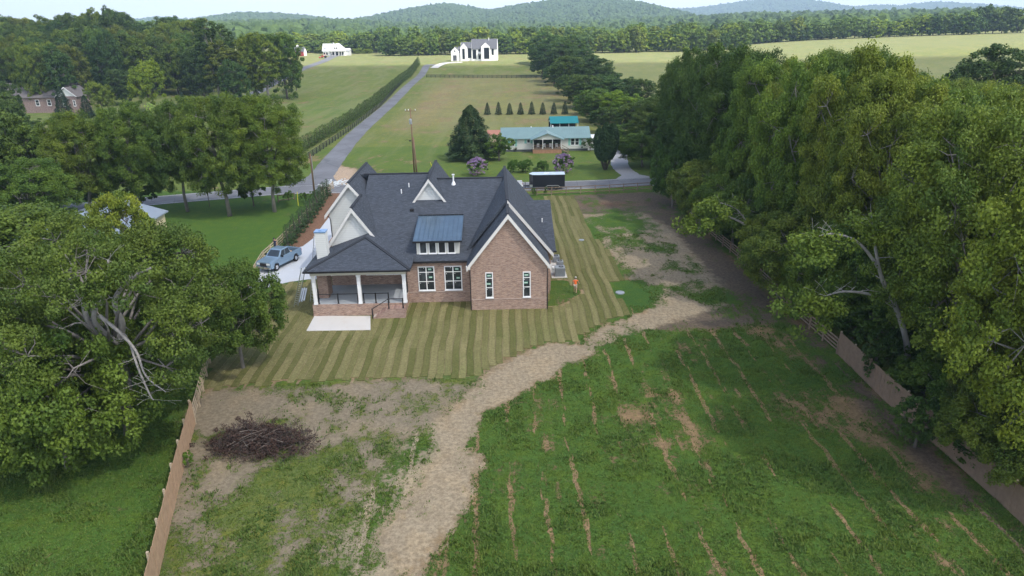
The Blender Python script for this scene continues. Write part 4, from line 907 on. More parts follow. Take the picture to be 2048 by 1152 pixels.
# ------------------------------------------------------------------ trees
def nrm(v): return v / (np.linalg.norm(v, axis=-1, keepdims=True) + 1e-9)
def leaf_quads(centers, radii, per, size, rng, flat=0.75, droop=0.0, up=0.35):
    n = len(centers) * per
    C = np.repeat(centers, per, 0); Rr = np.repeat(radii, per)
    d = nrm(rng.normal(size=(n, 3))); rad = rng.uniform(0.15, 1.0, n) ** 0.5
    off = d * (Rr * rad)[:, None]; off[:, 2] *= flat; P = C + off
    P[:, 2] -= droop * rng.rand(n) * Rr
    nn = nrm(d * 0.7 + np.array([0, 0, up]) + rng.normal(size=(n, 3)) * 0.55)
    t = nrm(np.cross(nn, rng.normal(size=(n, 3)))); b = np.cross(nn, t)
    s = size * rng.uniform(0.6, 1.35, n)
    V = np.stack([P - t * s[:, None] * 0.5, P + b * s[:, None] * 0.33, P + t * s[:, None] * 0.5, P - b * s[:, None] * 0.33], 1)
    tint = np.clip(np.repeat(rng.uniform(0.1, 0.9, len(centers)), per) + rng.normal(size=n) * 0.09, 0, 1)
    return V.reshape(-1, 3), tint
def crown_clumps(R, Rz, zc, nl, nc, rng, spread=0.58, lobe=0.5, droop_low=True, aspect=1.0):
    lob = []
    for i in range(nl):
        a = 2.399 * i + rng.uniform(-0.4, 0.4); h = -0.75 + 1.6 * (i + 0.5) / nl + rng.uniform(-0.12, 0.12); rr = math.sqrt(max(0.05, 1 - min(1, abs(h)) ** 2.2)) * rng.uniform(0.7, 1.1)
        c = np.array([math.cos(a) * rr * R * spread * aspect, math.sin(a) * rr * R * spread, zc + h * Rz * 0.66]); lob.append((c, R * lobe * rng.uniform(0.75, 1.2)))
    P = []; RR = []; L = []
    tries = 0
    while len(P) < nc and tries < nc * 8:
        tries += 1; k = rng.randint(nl); c, r = lob[k]; d = rng.normal(size=3); d /= np.linalg.norm(d)
        if d[2] < -0.3 and rng.rand() < 0.55: continue
        p = c + d * np.array([r, r, r * min(1.1, Rz / R + 0.15)]) * rng.uniform(0.72, 1.08)
        if any(np.linalg.norm((p - c2) / r2) < 0.62 for j, (c2, r2) in enumerate(lob) if j != k) and rng.rand() < 0.85: continue
        if p[2] < 0.6: continue
        P.append(p); RR.append(R * rng.uniform(0.10, 0.20)); L.append(k)
    return np.array(P), np.array(RR), lob, L
def branches(H_, tr, lob, P, L, rng, twig=0.5, fork=0.35, lean=0.0):
    b = MB(); top = H_ * 0.72
    bend = [np.array([rng.uniform(-1, 1) * H_ * 0.03, rng.uniform(-1, 1) * H_ * 0.03, z]) for z in np.linspace(0, top, 6)]
    bend[0] = np.array([0, 0, -0.5]); bend[1][:2] *= 0.4
    for i, q in enumerate(bend): q[0] += lean * (i / 5.0) ** 1.5
    rad = [tr * 1.35, tr * 0.95, tr * 0.8, tr * 0.6, tr * 0.4, tr * 0.18]
    b.tube(bend, rad, 8)
    for k, (c, r) in enumerate(lob):
        s = np.clip(fork + 0.4 * (c[2] / H_), fork, 0.85) * rng.uniform(0.75, 1.0); q = s * 5; i = int(q); f = q - i
        st = bend[i] * (1 - f) + bend[min(i + 1, 5)] * f; mid = (st + c) / 2 + rng.normal(size=3) * r * 0.12 + np.array([0, 0, r * 0.25]); rr = tr * (0.5 - 0.3 * s) * 1.1
        b.tube([st, (st * 0.5 + mid * 0.5) + rng.normal(size=3) * 0.05 * r, mid, c], [rr, rr * 0.8, rr * 0.6, rr * 0.3], 5)
        own = [p for p, l in zip(P, L) if l == k]
        for p in own[:: max(1, int(1 / twig))]:
            m2 = (c + p) / 2 + rng.normal(size=3) * r * 0.15; b.tube([c, m2, p], [rr * 0.3, rr * 0.2, rr * 0.07], 4, cap=False)
    return b
def mesh_from(mb, mats, name):
    me = bpy.data.meshes.new(name); me.from_pydata(mb.v, [], mb.f); 
    for q in mats: me.materials.append(q)
    me.polygons.foreach_set('use_smooth', [True] * len(me.polygons)); me.update(); return me
PROTO = {}
def proto(key, seed, R, H_, zc, Rz, nl, nc, per, size, tr, bark='bark', leaf='leaf', spread=0.58, lobe=0.5, flat=0.75, droop=0.0, up=0.35, one=False, twig=0.5, lean=0.0, fork=0.35, aspect=1.0, cut=None, rrs=1.0):
    rng = np.random.RandomState(seed); P, RR, lob, L = crown_clumps(R, Rz, zc, nl, nc, rng, spread, lobe, aspect=aspect); RR = RR * rrs
    if cut is not None:
        k_ = ~cut(P); P = P[k_]; RR = RR[k_]; L = [l for l, q in zip(L, k_) if q]
    V, tint = leaf_quads(P, RR, per, size, rng, flat, droop, up); F = np.arange(len(V)).reshape(-1, 4)
    H0_ = float(np.percentile(V[:, 2], 99.7)); R_eff = float(np.percentile(np.hypot(V[:, 0], V[:, 1]), 97))
    tb = branches(H_, tr, lob, P, L, rng, twig, fork, lean)
    if one:
        q = [f for f in tb.f if len(f) == 4]; n0 = len(V); V = np.vstack([V, np.array(tb.v)]); F = np.vstack([F, np.array(q) + n0])
        mi = np.concatenate([np.zeros(len(tint)), np.ones(len(q))]); me = np_mesh('tree', V, F, [M[leaf], M[bark]], {'tint': np.concatenate([tint, np.zeros(len(q))])}, mi)
        PROTO[key] = (me, None, R_eff, H0_)
    else:
        PROTO[key] = (np_mesh('crown', V, F, [M[leaf]], {'tint': tint}), mesh_from(tb, [M[bark]], 'trunk'), R_eff, H0_)
# near: fine leaves; mid; far: one mesh
for i in range(4):
    proto('near%d' % i, 100 + i, 6.0, 18.0, 9.3, 8.6, 26, 580, 230, 0.175, 0.26, 'bark_pale', rrs=.78, spread=0.70, lobe=0.33, droop=0.7, up=0.25, flat=0.6, twig=.22)
proto('wide', 140, 8.4, 15.5, 8.6, 6.8, 32, 760, 230, 0.155, 0.38, 'bark_pale', rrs=.62, spread=0.82, lobe=0.225, up=0.4, flat=0.6, twig=0.4, cut=lambda P: (P[:, 0] * .55 - P[:, 1] * .84 > 0.3) & (np.abs(P[:, 0] * .84 + P[:, 1] * .55 + .3) < 2.3 + 0.25 * (P[:, 2] - 7)) & (P[:, 2] < 11))
proto('limb', 141, 5.0, 9.0, 4.6, 3.7, 20, 420, 220, 0.165, 0.16, 'bark_pale', rrs=.7, spread=0.74, lobe=0.32, droop=0.8, up=0.3, flat=0.55, twig=.25)
for i in range(4):
    proto('mid%d' % i, 200 + i, 6.0, 15.5, 7.6, 7.6, 15 + i, 290, 120, 0.36, 0.30, 'bark', spread=0.58, lobe=0.48, up=0.4, flat=0.65)
for i in range(2):
    proto('tall%d' % i, 230 + i, 5.0, 19.0, 9.8, 9.2, 14, 220, 85, 0.42, 0.30, 'bark_pale', spread=0.52, lobe=0.42, up=0.4, flat=0.6)
proto('round', 260, 5.5, 11, 6.2, 4.7, 14, 170, 80, 0.42, 0.26, spread=0.55, lobe=0.5, up=0.4)
for i in range(5):
    proto('far%d' % i, 300 + i, 6.0, 16.0, 7.0, 8.4, 12 + i % 3, 170, 34, 0.85, 0.25, one=True, spread=0.52, lobe=0.5, twig=0.2, aspect=0.9 + 0.1 * i)
for i in range(3):
    proto('bush%d' % i, 340 + i, 1.2, 2.3, 1.15, 1.1, 7, 60, 34, 0.17, 0.05, spread=0.5, lobe=0.55, fork=0.1, up=0.5)
proto('sapling', 350, 2.2, 4.6, 2.6, 1.9, 9, 90, 42, 0.24, 0.12, spread=0.6, lobe=0.42)
# conifers
def conifer(key, seed, H_, R, n, size, leaf='leaf_dark', power=0.9, base=0.05, tr=0.2, one=True, jag=0.16, layers=0):
    rng = np.random.RandomState(seed); z = base + (1 - base) * rng.rand(n) ** 1.25
    prof = (1 - z) ** power * (1 + jag * np.sin(z * 40 + rng.uniform(0, 6)) ); a = rng.uniform(0, 2 * PI, n)
    lob = 1 + 0.18 * np.sin(a * 5 + z * 9) + 0.12 * np.sin(a * 11 - z * 23)
    rr = R * prof * lob * rng.uniform(0.45, 1.0, n) ** 0.45
    P = np.stack([np.cos(a) * rr, np.sin(a) * rr, z * H_], -1); out = np.stack([np.cos(a), np.sin(a), np.full(n, -0.25)], -1)
    t = nrm(out + rng.normal(size=(n, 3)) * 0.35); nn = nrm(np.stack([np.cos(a) * 0.5, np.sin(a) * 0.5, np.full(n, 0.9)], -1) + rng.normal(size=(n, 3)) * 0.4); b = nrm(np.cross(nn, t))
    s = size * rng.uniform(0.6, 1.3, n) * (0.6 + 0.4 * (1 - z))
    V = np.stack([P - t * s[:, None] * .5, P + b * s[:, None] * .25, P + t * s[:, None] * .6, P - b * s[:, None] * .25], 1).reshape(-1, 3); F = np.arange(len(V)).reshape(-1, 4)
    tint = np.clip(0.5 + 0.3 * np.sin(a * 4 + z * 20) + rng.normal(size=n) * 0.2, 0, 1); tb = MB(); tb.tube([(0, 0, -0.3), (0, 0, H_ * .5), (0, 0, H_ * 0.93)], [tr, tr * .6, tr * .1], 7)
    q = [f for f in tb.f if len(f) == 4]
    if one:
        n0 = len(V); V = np.vstack([V, np.array(tb.v)]); F = np.vstack([F, np.array(q) + n0])
        PROTO[key] = (np_mesh('tree', V, F, [M[leaf], M['bark']], {'tint': np.concatenate([tint, np.zeros(len(q))])}, np.concatenate([np.zeros(len(tint)), np.ones(len(q))])), None, R, H_)
    else: PROTO[key] = (np_mesh('crown', V, F, [M[leaf]], {'tint': tint}), mesh_from(tb, [M['bark']], 'trunk'), R, H_)
conifer('spruce', 400, 11.0, 4.1, 26000, 0.42, one=False, power=0.62, base=0.06, jag=0.07)
conifer('cone', 401, 8.0, 2.5, 9000, 0.36, one=False, power=0.6, jag=.06)
conifer('little', 402, 3.4, 0.95, 3200, 0.22, power=0.55, jag=.05)
conifer('arbor', 403, 2.8, 0.60, 900, 0.20, power=0.42, base=0.02)
conifer('hedge', 404, 3.3, 1.15, 420, 0.42, leaf='leaf', power=0.5, base=0.02)
def cyp():
    rng = np.random.RandomState(9); Vs = []; ts = []
    for k in range(6):
        a = k * 1.05; c = np.array([math.cos(a) * 0.95, math.sin(a) * 0.95]) if k else np.zeros(2); h = rng.uniform(8.0, 10.2) if k else 10.3
        n = 2400; z = rng.uniform(0.24, 1, n); aa = rng.uniform(0, 6.283, n); r = 1.15 * np.sin(np.clip((z - 0.2) / 0.8, 0, 1) * PI) ** 0.55 * rng.uniform(0.5, 1, n) ** 0.4
        P = np.stack([c[0] * (0.6 + z * 0.7) + np.cos(aa) * r, c[1] * (0.6 + z * 0.7) + np.sin(aa) * r, z * h], -1)
        t = nrm(np.stack([np.cos(aa) * .25, np.sin(aa) * .25, np.ones(n)], -1) + rng.normal(size=(n, 3)) * 0.3); nn = nrm(np.stack([np.cos(aa), np.sin(aa), np.full(n, .3)], -1) + rng.normal(size=(n, 3)) * .4); b = nrm(np.cross(nn, t)); s = 0.42 * rng.uniform(.6, 1.3, n)
        Vs.append(np.stack([P - t * s[:, None] * .5, P + b * s[:, None] * .22, P + t * s[:, None] * .5, P - b * s[:, None] * .22], 1).reshape(-1, 3)); ts.append(np.clip(0.4 + rng.normal(size=n) * .2, 0, 1))
    V = np.vstack(Vs); tb = MB()
    for k in range(6): a = k * 1.05; tb.tube([(0, 0, -0.2), (math.cos(a) * .7, math.sin(a) * .7, 1.8), (math.cos(a) * 1.1, math.sin(a) * 1.1, 6)], [0.2, 0.14, 0.05], 6)
    PROTO['cypress'] = (np_mesh('crown', V, np.arange(len(V)).reshape(-1, 4), [M['leaf_dark']], {'tint': np.concatenate(ts)}), mesh_from(tb, [M['bark']], 'trunk'), 2.0, 10.3)
cyp()
_O1 = ['', 'first', 'second', 'third', 'fourth', 'fifth', 'sixth', 'seventh', 'eighth', 'ninth', 'tenth', 'eleventh', 'twelfth', 'thirteenth', 'fourteenth', 'fifteenth', 'sixteenth', 'seventeenth', 'eighteenth', 'nineteenth']
_O2 = ['', '', 'twenty', 'thirty', 'forty', 'fifty', 'sixty', 'seventy', 'eighty', 'ninety']; _O3 = ['', '', 'twentieth', 'thirtieth', 'fortieth', 'fiftieth', 'sixtieth', 'seventieth', 'eightieth', 'ninetieth']
def ordn(n):
    if n >= 100: return 'one hundred and ' + ordn(n - 100) if n > 100 else 'hundredth'
    return _O1[n] if n < 20 else (_O3[n // 10] if n % 10 == 0 else _O2[n // 10] + ' ' + _O1[n % 10])
NT = [0]; TR = random.Random(11)
def tree(key, loc, R=None, H_=None, label='', cat='tree', group=None, col=(1, 1, 1), name='tree', rz=None, sz=None):
    cm, tm, R0, H0 = PROTO[key]; NT[0] += 1
    sxy = (R / R0) if R else 1.0; szz = (H_ / H0) if H_ else sxy
    rz = TR.uniform(0, 6.28) if rz is None else rz
    if tm is None:
        o = bpy.data.objects.new(name, cm); link(o); r = o; o.color = c4(col)
    else:
        r = bpy.data.objects.new(name, None); link(r)
        c = bpy.data.objects.new('crown', cm); c.color = c4(col); link(c, r); t = bpy.data.objects.new('trunk', tm); link(t, r)
    r.location = tuple(float(q) for q in loc); r.rotation_euler = (0, 0, rz); r.scale = (sxy, sxy, szz)
    tag(r, label, cat, group); return r
def ptree(key, px, Y, ytop, hw, label, col=(1, 1, 1), cat='tree', group=None, name='tree', pym=None, sink=0.0, rz=None):
    """tree seen at image column px, standing Y metres away, reaching image row ytop, hw columns wide on each side"""
    pym = ytop + 60 if pym is None else pym
    q = AT(px, Y, pym); gz = float(T(q[0], Y)); zt = AT(px, Y, ytop)[2]; d = math.hypot(Y * math.cos(PITCH) , 12)
    return tree(key, (q[0], Y, gz - sink), R=hw * (Y * math.cos(PITCH) + 8) / FPX, H_=max(1.5, zt - gz) * 1.0, label=label, cat=cat, group=group, col=col, name=name, rz=rz)
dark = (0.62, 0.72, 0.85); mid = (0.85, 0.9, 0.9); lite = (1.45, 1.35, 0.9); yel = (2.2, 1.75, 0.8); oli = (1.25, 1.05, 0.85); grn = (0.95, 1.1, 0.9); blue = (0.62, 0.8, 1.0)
g = G(265, 884)
big = tree('wide', (g[0], g[1], 0), label='big spreading tree with forked pale limbs at the left foreground, trunk near the plank fence', H_=15.2, R=7.7, col=(0.95, 0.95, 0.8), name='shade_tree', rz=0.0)
ptree('limb', 462, 50, 535, 100, 'drooping green tree hanging over the left rail fence beside the striped lawn', (0.85, 0.95, 0.8), name='shade_tree', rz=1.0)
ptree('limb', 60, 36.5, 600, 190, 'low leafy crown at the lower left edge above the shaded grass', (1.05, 1.1, 0.8), name='shade_tree', sink=1.6)
ptree('near1', -60, 47, 430, 250, 'tall tree cut by the left edge of the picture beside the forked tree', (0.95, 0.98, 0.8), name='shade_tree')
ptree('mid1', 238, 66, 388, 60, 'yellowish topped tree showing above the forked tree, in front of the cream barn', (1.9, 1.6, 0.9), name='shade_tree')
ptree('near2', 40, 84, 318, 95, 'dark green tree at the left edge below the roadside trees', grn, name='shade_tree')
ptree('mid3', -10, 100, 225, 80, 'tree at the far left edge in front of the bungalow', mid, name='shade_tree')
road = [(70, 101, 250, 78, 'mid2', (0.95, 1, .9), 'leftmost'), (150, 99, 225, 74, 'near0', (1.2, 1.15, .85), 'second from left, with yellowish top, '), (245, 100, 208, 72, 'near3', (0.95, 1.05, .85), 'third from left, dark below, '),
        (345, 102, 200, 66, 'near2', (0.8, .9, .8), 'middle, thin crowned with dark twisted trunk, '), (430, 99, 192, 78, 'near1', (1.1, 1.1, .85), 'fourth large one, bushy and bright topped, '), (525, 101, 192, 74, 'near0', (1.25, 1.25, .85), 'rightmost, broad bright green, ')]
for px, Y, yt, hw, k, c, w in road:
    ptree(k, px, Y, yt, hw, w.strip().rstrip(',') + ' tree of the roadside row', c, group='trees along the street', name='roadside_tree')
for i, (px, Y, yt, hw) in enumerate(((30, 103, 345, 40), (110, 104, 350, 38), (195, 104, 352, 36), (285, 104, 355, 30), (410, 104.5, 300, 16), (505, 104.5, 335, 30))):
    ptree('bush%d' % (i % 3), px, Y, yt, hw, ('bush beneath the roadside trees, %s from the left edge' % ordn(i + 1)) if i != 4 else 'ivy covered column shaped tree between the roadside trunks', (0.75, .85, .8), 'bush' if i != 4 else 'tree', 'undergrowth under the roadside trees' if i != 4 else None, 'bush' if i != 4 else 'ivy_tree')
# left middle ground
ptree('cone', 125, 222, 172, 17, 'dark conical evergreen in front of the bungalow windows', dark, name='evergreen_tree', pym=210)
ptree('cone', 172, 224, 190, 13, 'smaller dark conical evergreen at the right corner of the bungalow', dark, name='evergreen_tree', pym=215)
ptree('mid0', 18, 185, 165, 30, 'dark tree hiding the left part of the bungalow', dark, name='yard_tree')
ptree('mid1', 0, 170, 185, 45, 'bushy green tree at the left edge beside the bungalow', mid, name='yard_tree')
ptree('mid2', 58, 160, 235, 40, 'low dark green tree in front of the bungalow roof', mid, name='yard_tree')
ptree('round', 206, 232, 164, 26, 'small rounded pale green tree right of the bungalow', lite, name='yard_tree')
ptree('round', 295, 238, 122, 34, 'lone bright yellow green tree on the shaded lawn', (1.7, 1.6, .7), name='yard_tree')
ptree('mid3', 245, 260, 140, 28, 'dark tree between the pale round tree and the yellow green tree', dark, name='yard_tree')
ptree('sapling', 310, 215, 205, 10, 'small white flowering shrub on the left lawn', (4.2, 3.6, 5.0), cat='shrub', name='shrub')
ptree('little', 373, 225, 184, 7, 'small dark evergreen alone on the lawn behind the roadside trees', dark, name='evergreen_tree')
ptree('bush1', 385, 225, 193, 5, 'little round bush beside the small dark evergreen', dark, cat='shrub', name='bush')
ptree('bush2', 395, 226, 190, 5, 'little bush at the sandy path on the left lawn', dark, cat='shrub', name='bush')
for px, Y, yt, hw, k, c, w in ((400, 285, 88, 34, 'mid2', dark, 'dark tree at the left end of the tall clump beside the far driveway'), (425, 262, 40, 40, 'tall0', dark, 'tallest dark tree of the clump beside the far driveway'), (452, 258, 82, 38, 'tall1', oli, 'pale barked open crowned tree in the clump by the far driveway'), (500, 265, 72, 34, 'mid1', lite, 'light green tree in the clump by the far driveway'),
                            (528, 262, 66, 36, 'tall0', lite, 'bright tree with visible pale trunk right in the clump'), (566, 272, 68, 38, 'mid3', grn, 'rich green tree at the right end of the clump beside the pasture'), (470, 250, 120, 30, 'mid0', blue, 'low bluish green tree at the foot of the clump'), (592, 300, 112, 14, 'round', oli, 'small tree peeping out right of the clump over the pasture')):
    ptree(k, px, Y, yt, hw, w, c, name='woodland_tree')
# woods on the left slope
rw = random.Random(21); k = 0
def zprof(px): return float(np.interp(px, [-100, 0, 60, 150, 200, 230, 300, 340, 400, 460], [30, 30, 40, 34, 20, 24, 40, 42, 44, 55]))
cand = []
for row, Y in enumerate((248, 268, 290, 315, 345, 380)):
    for px in range(-30, 445, 25):
        p = px + rw.uniform(-10, 10) + (row % 2) * 12
        if p > 150 and Y < 285: continue
        cand.append((p, Y + rw.uniform(-8, 8), row))
cand.sort()
for p, Y, row in cand:
    k += 1; yt = zprof(p) + (380 - Y) * 0.42 + rw.uniform(-9, 12); c = rw.choice([dark, mid, grn, oli, lite, blue, (1.1, 1.1, .8), mid])
    nm = 'olive' if c in (oli, lite) else ('dark' if c in (dark, blue) else 'green')
    rowname = ['front', 'second', 'third', 'fourth', 'fifth', 'last'][row]
    ptree('mid%d' % rw.randint(0, 3) if rw.random() < .75 else 'tall%d' % rw.randint(0, 1), p, Y, yt, rw.uniform(27, 36), '%s tree of the left woods, %s row, %s counting from the left edge' % (nm, rowname, ordn(k)), c, group='trees of the left woods', name='woodland_tree')
ptree('tall1', 222, 330, 14, 18, 'very tall dark tree standing above the left woods against the sky', dark, name='woodland_tree')
# row of big trees to the right of the far white house
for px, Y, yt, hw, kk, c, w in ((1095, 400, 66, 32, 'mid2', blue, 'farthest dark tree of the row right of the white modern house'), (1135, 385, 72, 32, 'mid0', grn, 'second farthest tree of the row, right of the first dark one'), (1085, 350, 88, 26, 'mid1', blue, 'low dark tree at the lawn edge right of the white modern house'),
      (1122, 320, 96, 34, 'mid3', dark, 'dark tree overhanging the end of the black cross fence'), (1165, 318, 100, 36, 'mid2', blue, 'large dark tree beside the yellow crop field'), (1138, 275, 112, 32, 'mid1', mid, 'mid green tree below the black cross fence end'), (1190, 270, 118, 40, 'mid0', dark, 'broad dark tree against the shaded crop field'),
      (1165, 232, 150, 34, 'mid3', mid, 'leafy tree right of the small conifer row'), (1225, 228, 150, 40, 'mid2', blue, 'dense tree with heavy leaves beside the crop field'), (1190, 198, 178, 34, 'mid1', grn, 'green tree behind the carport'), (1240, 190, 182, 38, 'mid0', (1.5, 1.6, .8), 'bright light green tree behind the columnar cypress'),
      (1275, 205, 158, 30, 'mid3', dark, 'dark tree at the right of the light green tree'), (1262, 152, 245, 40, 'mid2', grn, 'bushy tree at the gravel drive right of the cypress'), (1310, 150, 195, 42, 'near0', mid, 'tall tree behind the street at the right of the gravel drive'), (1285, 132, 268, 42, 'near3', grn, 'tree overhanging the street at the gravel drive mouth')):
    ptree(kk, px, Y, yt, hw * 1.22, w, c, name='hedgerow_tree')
ptree('cypress', 1212, 129.5, 244, 25, 'tall columnar cypress with several stems right of the cream home', (.8, .9, .9), name='cypress_tree', pym=290)
ptree('spruce', 942, 142.5, 210, 48, 'large dark conifer left of the cream home', (1.0, 1.05, 1.05), name='conifer_tree', pym=270)
q = G(998, 322); tree('sapling', (q[0], q[1], 0), R=3.0, H_=5.4, label='small spreading pale green tree in front of the cream home', col=(1.1, 1.25, 1.1), name='yard_tree')
for i in range(8):
    q = G(975 + i * 22.1, 229.5 - i * 0.15); tree('little', (q[0], q[1], 0), R=1.0, H_=3.7 + 0.2 * math.sin(i * 2), label='small dark conifer, %s from the left in the row behind the cream home' % ordn(i + 1), group='row of eight small conifers', col=dark, name='small_conifer')
for i, (px, py, r, h, w) in enumerate(((1026, 345, 1.15, 2.7, 'left one of the three round green shrubs'), (1051, 345, 1.35, 2.8, 'middle and fullest of the three round green shrubs'), (1086, 344, 1.1, 2.5, 'right one of the three round green shrubs'))):
    q = G(px, py); tree('round', (q[0], q[1], -.3), R=r, H_=h, label=w + ' on the lawn between the purple bushes', cat='shrub', group='round green shrubs on the lawn', col=(.8, 1.1, .9), name='shrub')
q = G(1071, 342); tree('bush0', (q[0], q[1], 0), R=0.6, H_=0.7, label='tiny low dark shrub beside the right round shrub', cat='shrub', col=dark, name='shrub')
for px, py, w in ((1032, 302, 'left'), (1049, 301, 'right')):
    q = G(px, py); tree('bush2', (q[0], q[1] - 0.4, 0), R=1.1, H_=1.7, label=w + ' dark shrub at the cream wall left of the home porch', cat='shrub', col=(.7, .6, .6), name='shrub')
q = G(1180, 302); tree('bush1', (q[0], q[1] - .3, 0), R=2.0, H_=3.0, label='bluish green bush at the right corner of the cream home', cat='shrub', col=blue, name='shrub')
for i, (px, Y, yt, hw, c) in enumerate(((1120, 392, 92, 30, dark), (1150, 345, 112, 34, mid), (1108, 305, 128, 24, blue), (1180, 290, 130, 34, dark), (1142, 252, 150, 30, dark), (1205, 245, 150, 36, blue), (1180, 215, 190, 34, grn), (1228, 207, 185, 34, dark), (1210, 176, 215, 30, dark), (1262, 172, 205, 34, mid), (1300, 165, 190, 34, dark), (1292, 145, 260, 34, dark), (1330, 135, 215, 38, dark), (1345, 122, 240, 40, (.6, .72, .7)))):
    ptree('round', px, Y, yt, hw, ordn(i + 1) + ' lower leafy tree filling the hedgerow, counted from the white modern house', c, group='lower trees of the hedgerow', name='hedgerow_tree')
# crepe myrtles with blossom
def myrtle(px, py, R, H_, label, seed):
    q = G(px, py); r = tree('bush1', (q[0], q[1], 0), R=R, H_=H_, label=label, cat='flowering shrub', col=(.8, 1, .8), name='flowering_shrub', rz=0)
    rng = np.random.RandomState(seed); n = 95; d = nrm(rng.normal(size=(n, 3)) + np.array([0, 0, .35])); P = d * np.array([1.12, 1.12, 1.1]) * rng.uniform(.9, 1.04, (n, 1)) + np.array([0, 0, 1.15])
    V, t = leaf_quads(P, np.full(n, 0.17), 26, 0.12, rng); o = bpy.data.objects.new('blossom', np_mesh('blossom', V, np.arange(len(V)).reshape(-1, 4), [M['flower']], {'tint': t})); o.color = (1, 1, 1, 1); link(o, r)
myrtle(955, 351, 2.05, 3.3, 'purple flowering bush nearer the dark conifer, partly behind the roof', 3)
myrtle(1126, 346, 2.0, 3.6, 'purple flowering bush right of the round shrubs, above the black trailer', 4)
# arborvitae hedge along the driveway
A0 = np.array([-47.3, 150]); A1 = np.array([-51.5, 410]); n = 96
for i in range(n):
    t = i / (n - 1); y = 150 + 260 * t; x = np.interp(y, [150, 159, 204, 288, 417], [-47.3, -47.1, -46.7, -48.7, -51.9]) + TR.uniform(-.15, .15)
    h = 3.0 + 0.9 * min(1, t * 2) + TR.uniform(-.3, .3)
    tree('hedge', (x, y, float(T(x, y))), R=1.3, H_=h, label='%s arborvitae from the street end of the driveway hedge' % ordn(i + 1), cat='hedge tree', group='arborvitae hedge along the driveway', col=(0.8, .85, .95), name='arborvitae')
# young screening trees in the mulch bed
a0 = G(577, 497); a1 = G(655, 392); m_ = 13
for i in range(m_):
    t = i / (m_ - 1); p = a0 * (1 - t) + a1 * t; tree('arbor', (p[0] + TR.uniform(-.15, .15), p[1], 0), R=0.72, H_=2.9 + TR.uniform(-.2, .4), label='%s young evergreen from the truck end of the mulch bed row' % ordn(i + 1), cat='evergreen', group='young evergreens in the mulch bed', col=(.9, 1.05, .95), name='young_evergreen')
# far tree line
rt = random.Random(5); pal = [(1.1, 1.15, 1.2), (1.3, 1.4, 1.3), (1.7, 1.6, 1.2), (2.2, 2.0, 1.2), (1.6, 1.4, 1.3), (.85, 1.0, 1.2), (1.4, 1.45, 1.3)]
k = 0
for row, (Y0, n, yt0) in enumerate(((492, 74, 68), (512, 64, 60))):
    for i in range(n):
        px = 560 + (1500 - 560) * (i + rt.uniform(-.3, .3)) / n; Y = Y0 + rt.uniform(-5, 5) + (42 if px < 770 else 0); k += 1
        yt = yt0 + 10 * (px < 720) - 8 * (px > 1250) + rt.uniform(-8, 9) ; c = rt.choice(pal)
        where = 'left of the white modern house' if px < 900 else ('behind the white modern house' if px < 1000 else ('left of the big hedgerow' if px < 1180 else 'beyond the crop field'))
        ptree('far%d' % rt.randint(0, 4), px, Y, yt, rt.uniform(15, 21), 'far %s row tree %s, %s from left' % (('front', 'back')[row], where, ordn(i + 1)), c, group='far tree line', name='far_tree', pym=95)
for i in range(46):
    px = 1440 + (2090 - 1440) * (i + rt.uniform(-.3, .3)) / 46; base = np.interp(px, [1440, 1600, 1800, 2048], [93, 82, 73, 66]); g_ = GT(px, base)
    top = np.interp(px, [1440, 1540, 1650, 1760, 1830, 1940, 1960, 2000, 2048], [55, 38, 42, 38, 36, 28, 14, 18, 10]); c = rt.choice(pal[:3] + [dark, blue, blue] if px > 1850 else pal)
    ptree('far%d' % rt.randint(0, 4), px, g_[1] + rt.uniform(2, 10), top + rt.uniform(-6, 9), rt.uniform(15, 22), '%s tree from the left on the upper crop field edge' % ordn(i + 1), c, group='trees on the upper crop field edge', name='far_tree', pym=base - 15)
for px, yt, w in ((650, 90, 'pale green tree left of the far white cottage'), (715, 96, 'small light tree right of the far cottage'), (735, 98, 'last small light tree right of the far cottage'), (640, 96, 'light tree behind the red barn')):
    ptree('far1', px, 524, yt, 11, w, (1.9, 1.7, 1), name='far_tree', pym=100)
# forest behind the right hand fence
rf_ = random.Random(31); n = 0; sp = []
for Y in np.arange(34, 128, 7.5):
    for x in np.arange(31.0, 88, 8.4):
        if x > 0.78 * Y + 34: continue
        sp.append((x + rf_.uniform(-1.6, 1.6), Y + rf_.uniform(-2, 2)))
def rtop(px): return float(np.interp(px, [1280, 1340, 1400, 1450, 1490, 1530, 1600, 1700, 1760, 1800, 1850, 1950, 2048, 2400], [215, 150, 92, 78, 95, 125, 128, 92, 122, 150, 160, 165, 185, 260]))
for x, Y in sp:
    q = np.array([x, Y, 18.0]) - _C; px = 1024 + FPX * (q @ _R) / (q @ _F)
    if px < 1290: continue
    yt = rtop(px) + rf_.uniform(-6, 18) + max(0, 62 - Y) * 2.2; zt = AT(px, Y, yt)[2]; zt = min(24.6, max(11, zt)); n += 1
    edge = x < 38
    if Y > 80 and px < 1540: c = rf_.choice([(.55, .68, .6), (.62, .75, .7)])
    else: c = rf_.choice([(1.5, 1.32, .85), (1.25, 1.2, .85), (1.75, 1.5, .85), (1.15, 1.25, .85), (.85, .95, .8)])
    tree('near%d' % rf_.randint(0, 3), (x, Y, float(T(x, Y))), R=rf_.uniform(5.0, 6.2), H_=zt, label='%s tree behind the right fence, %s counting from the nearest' % ('fence side' if edge else 'inner', ordn(n)), group='wood behind the right fence', col=c, name='forest_tree')
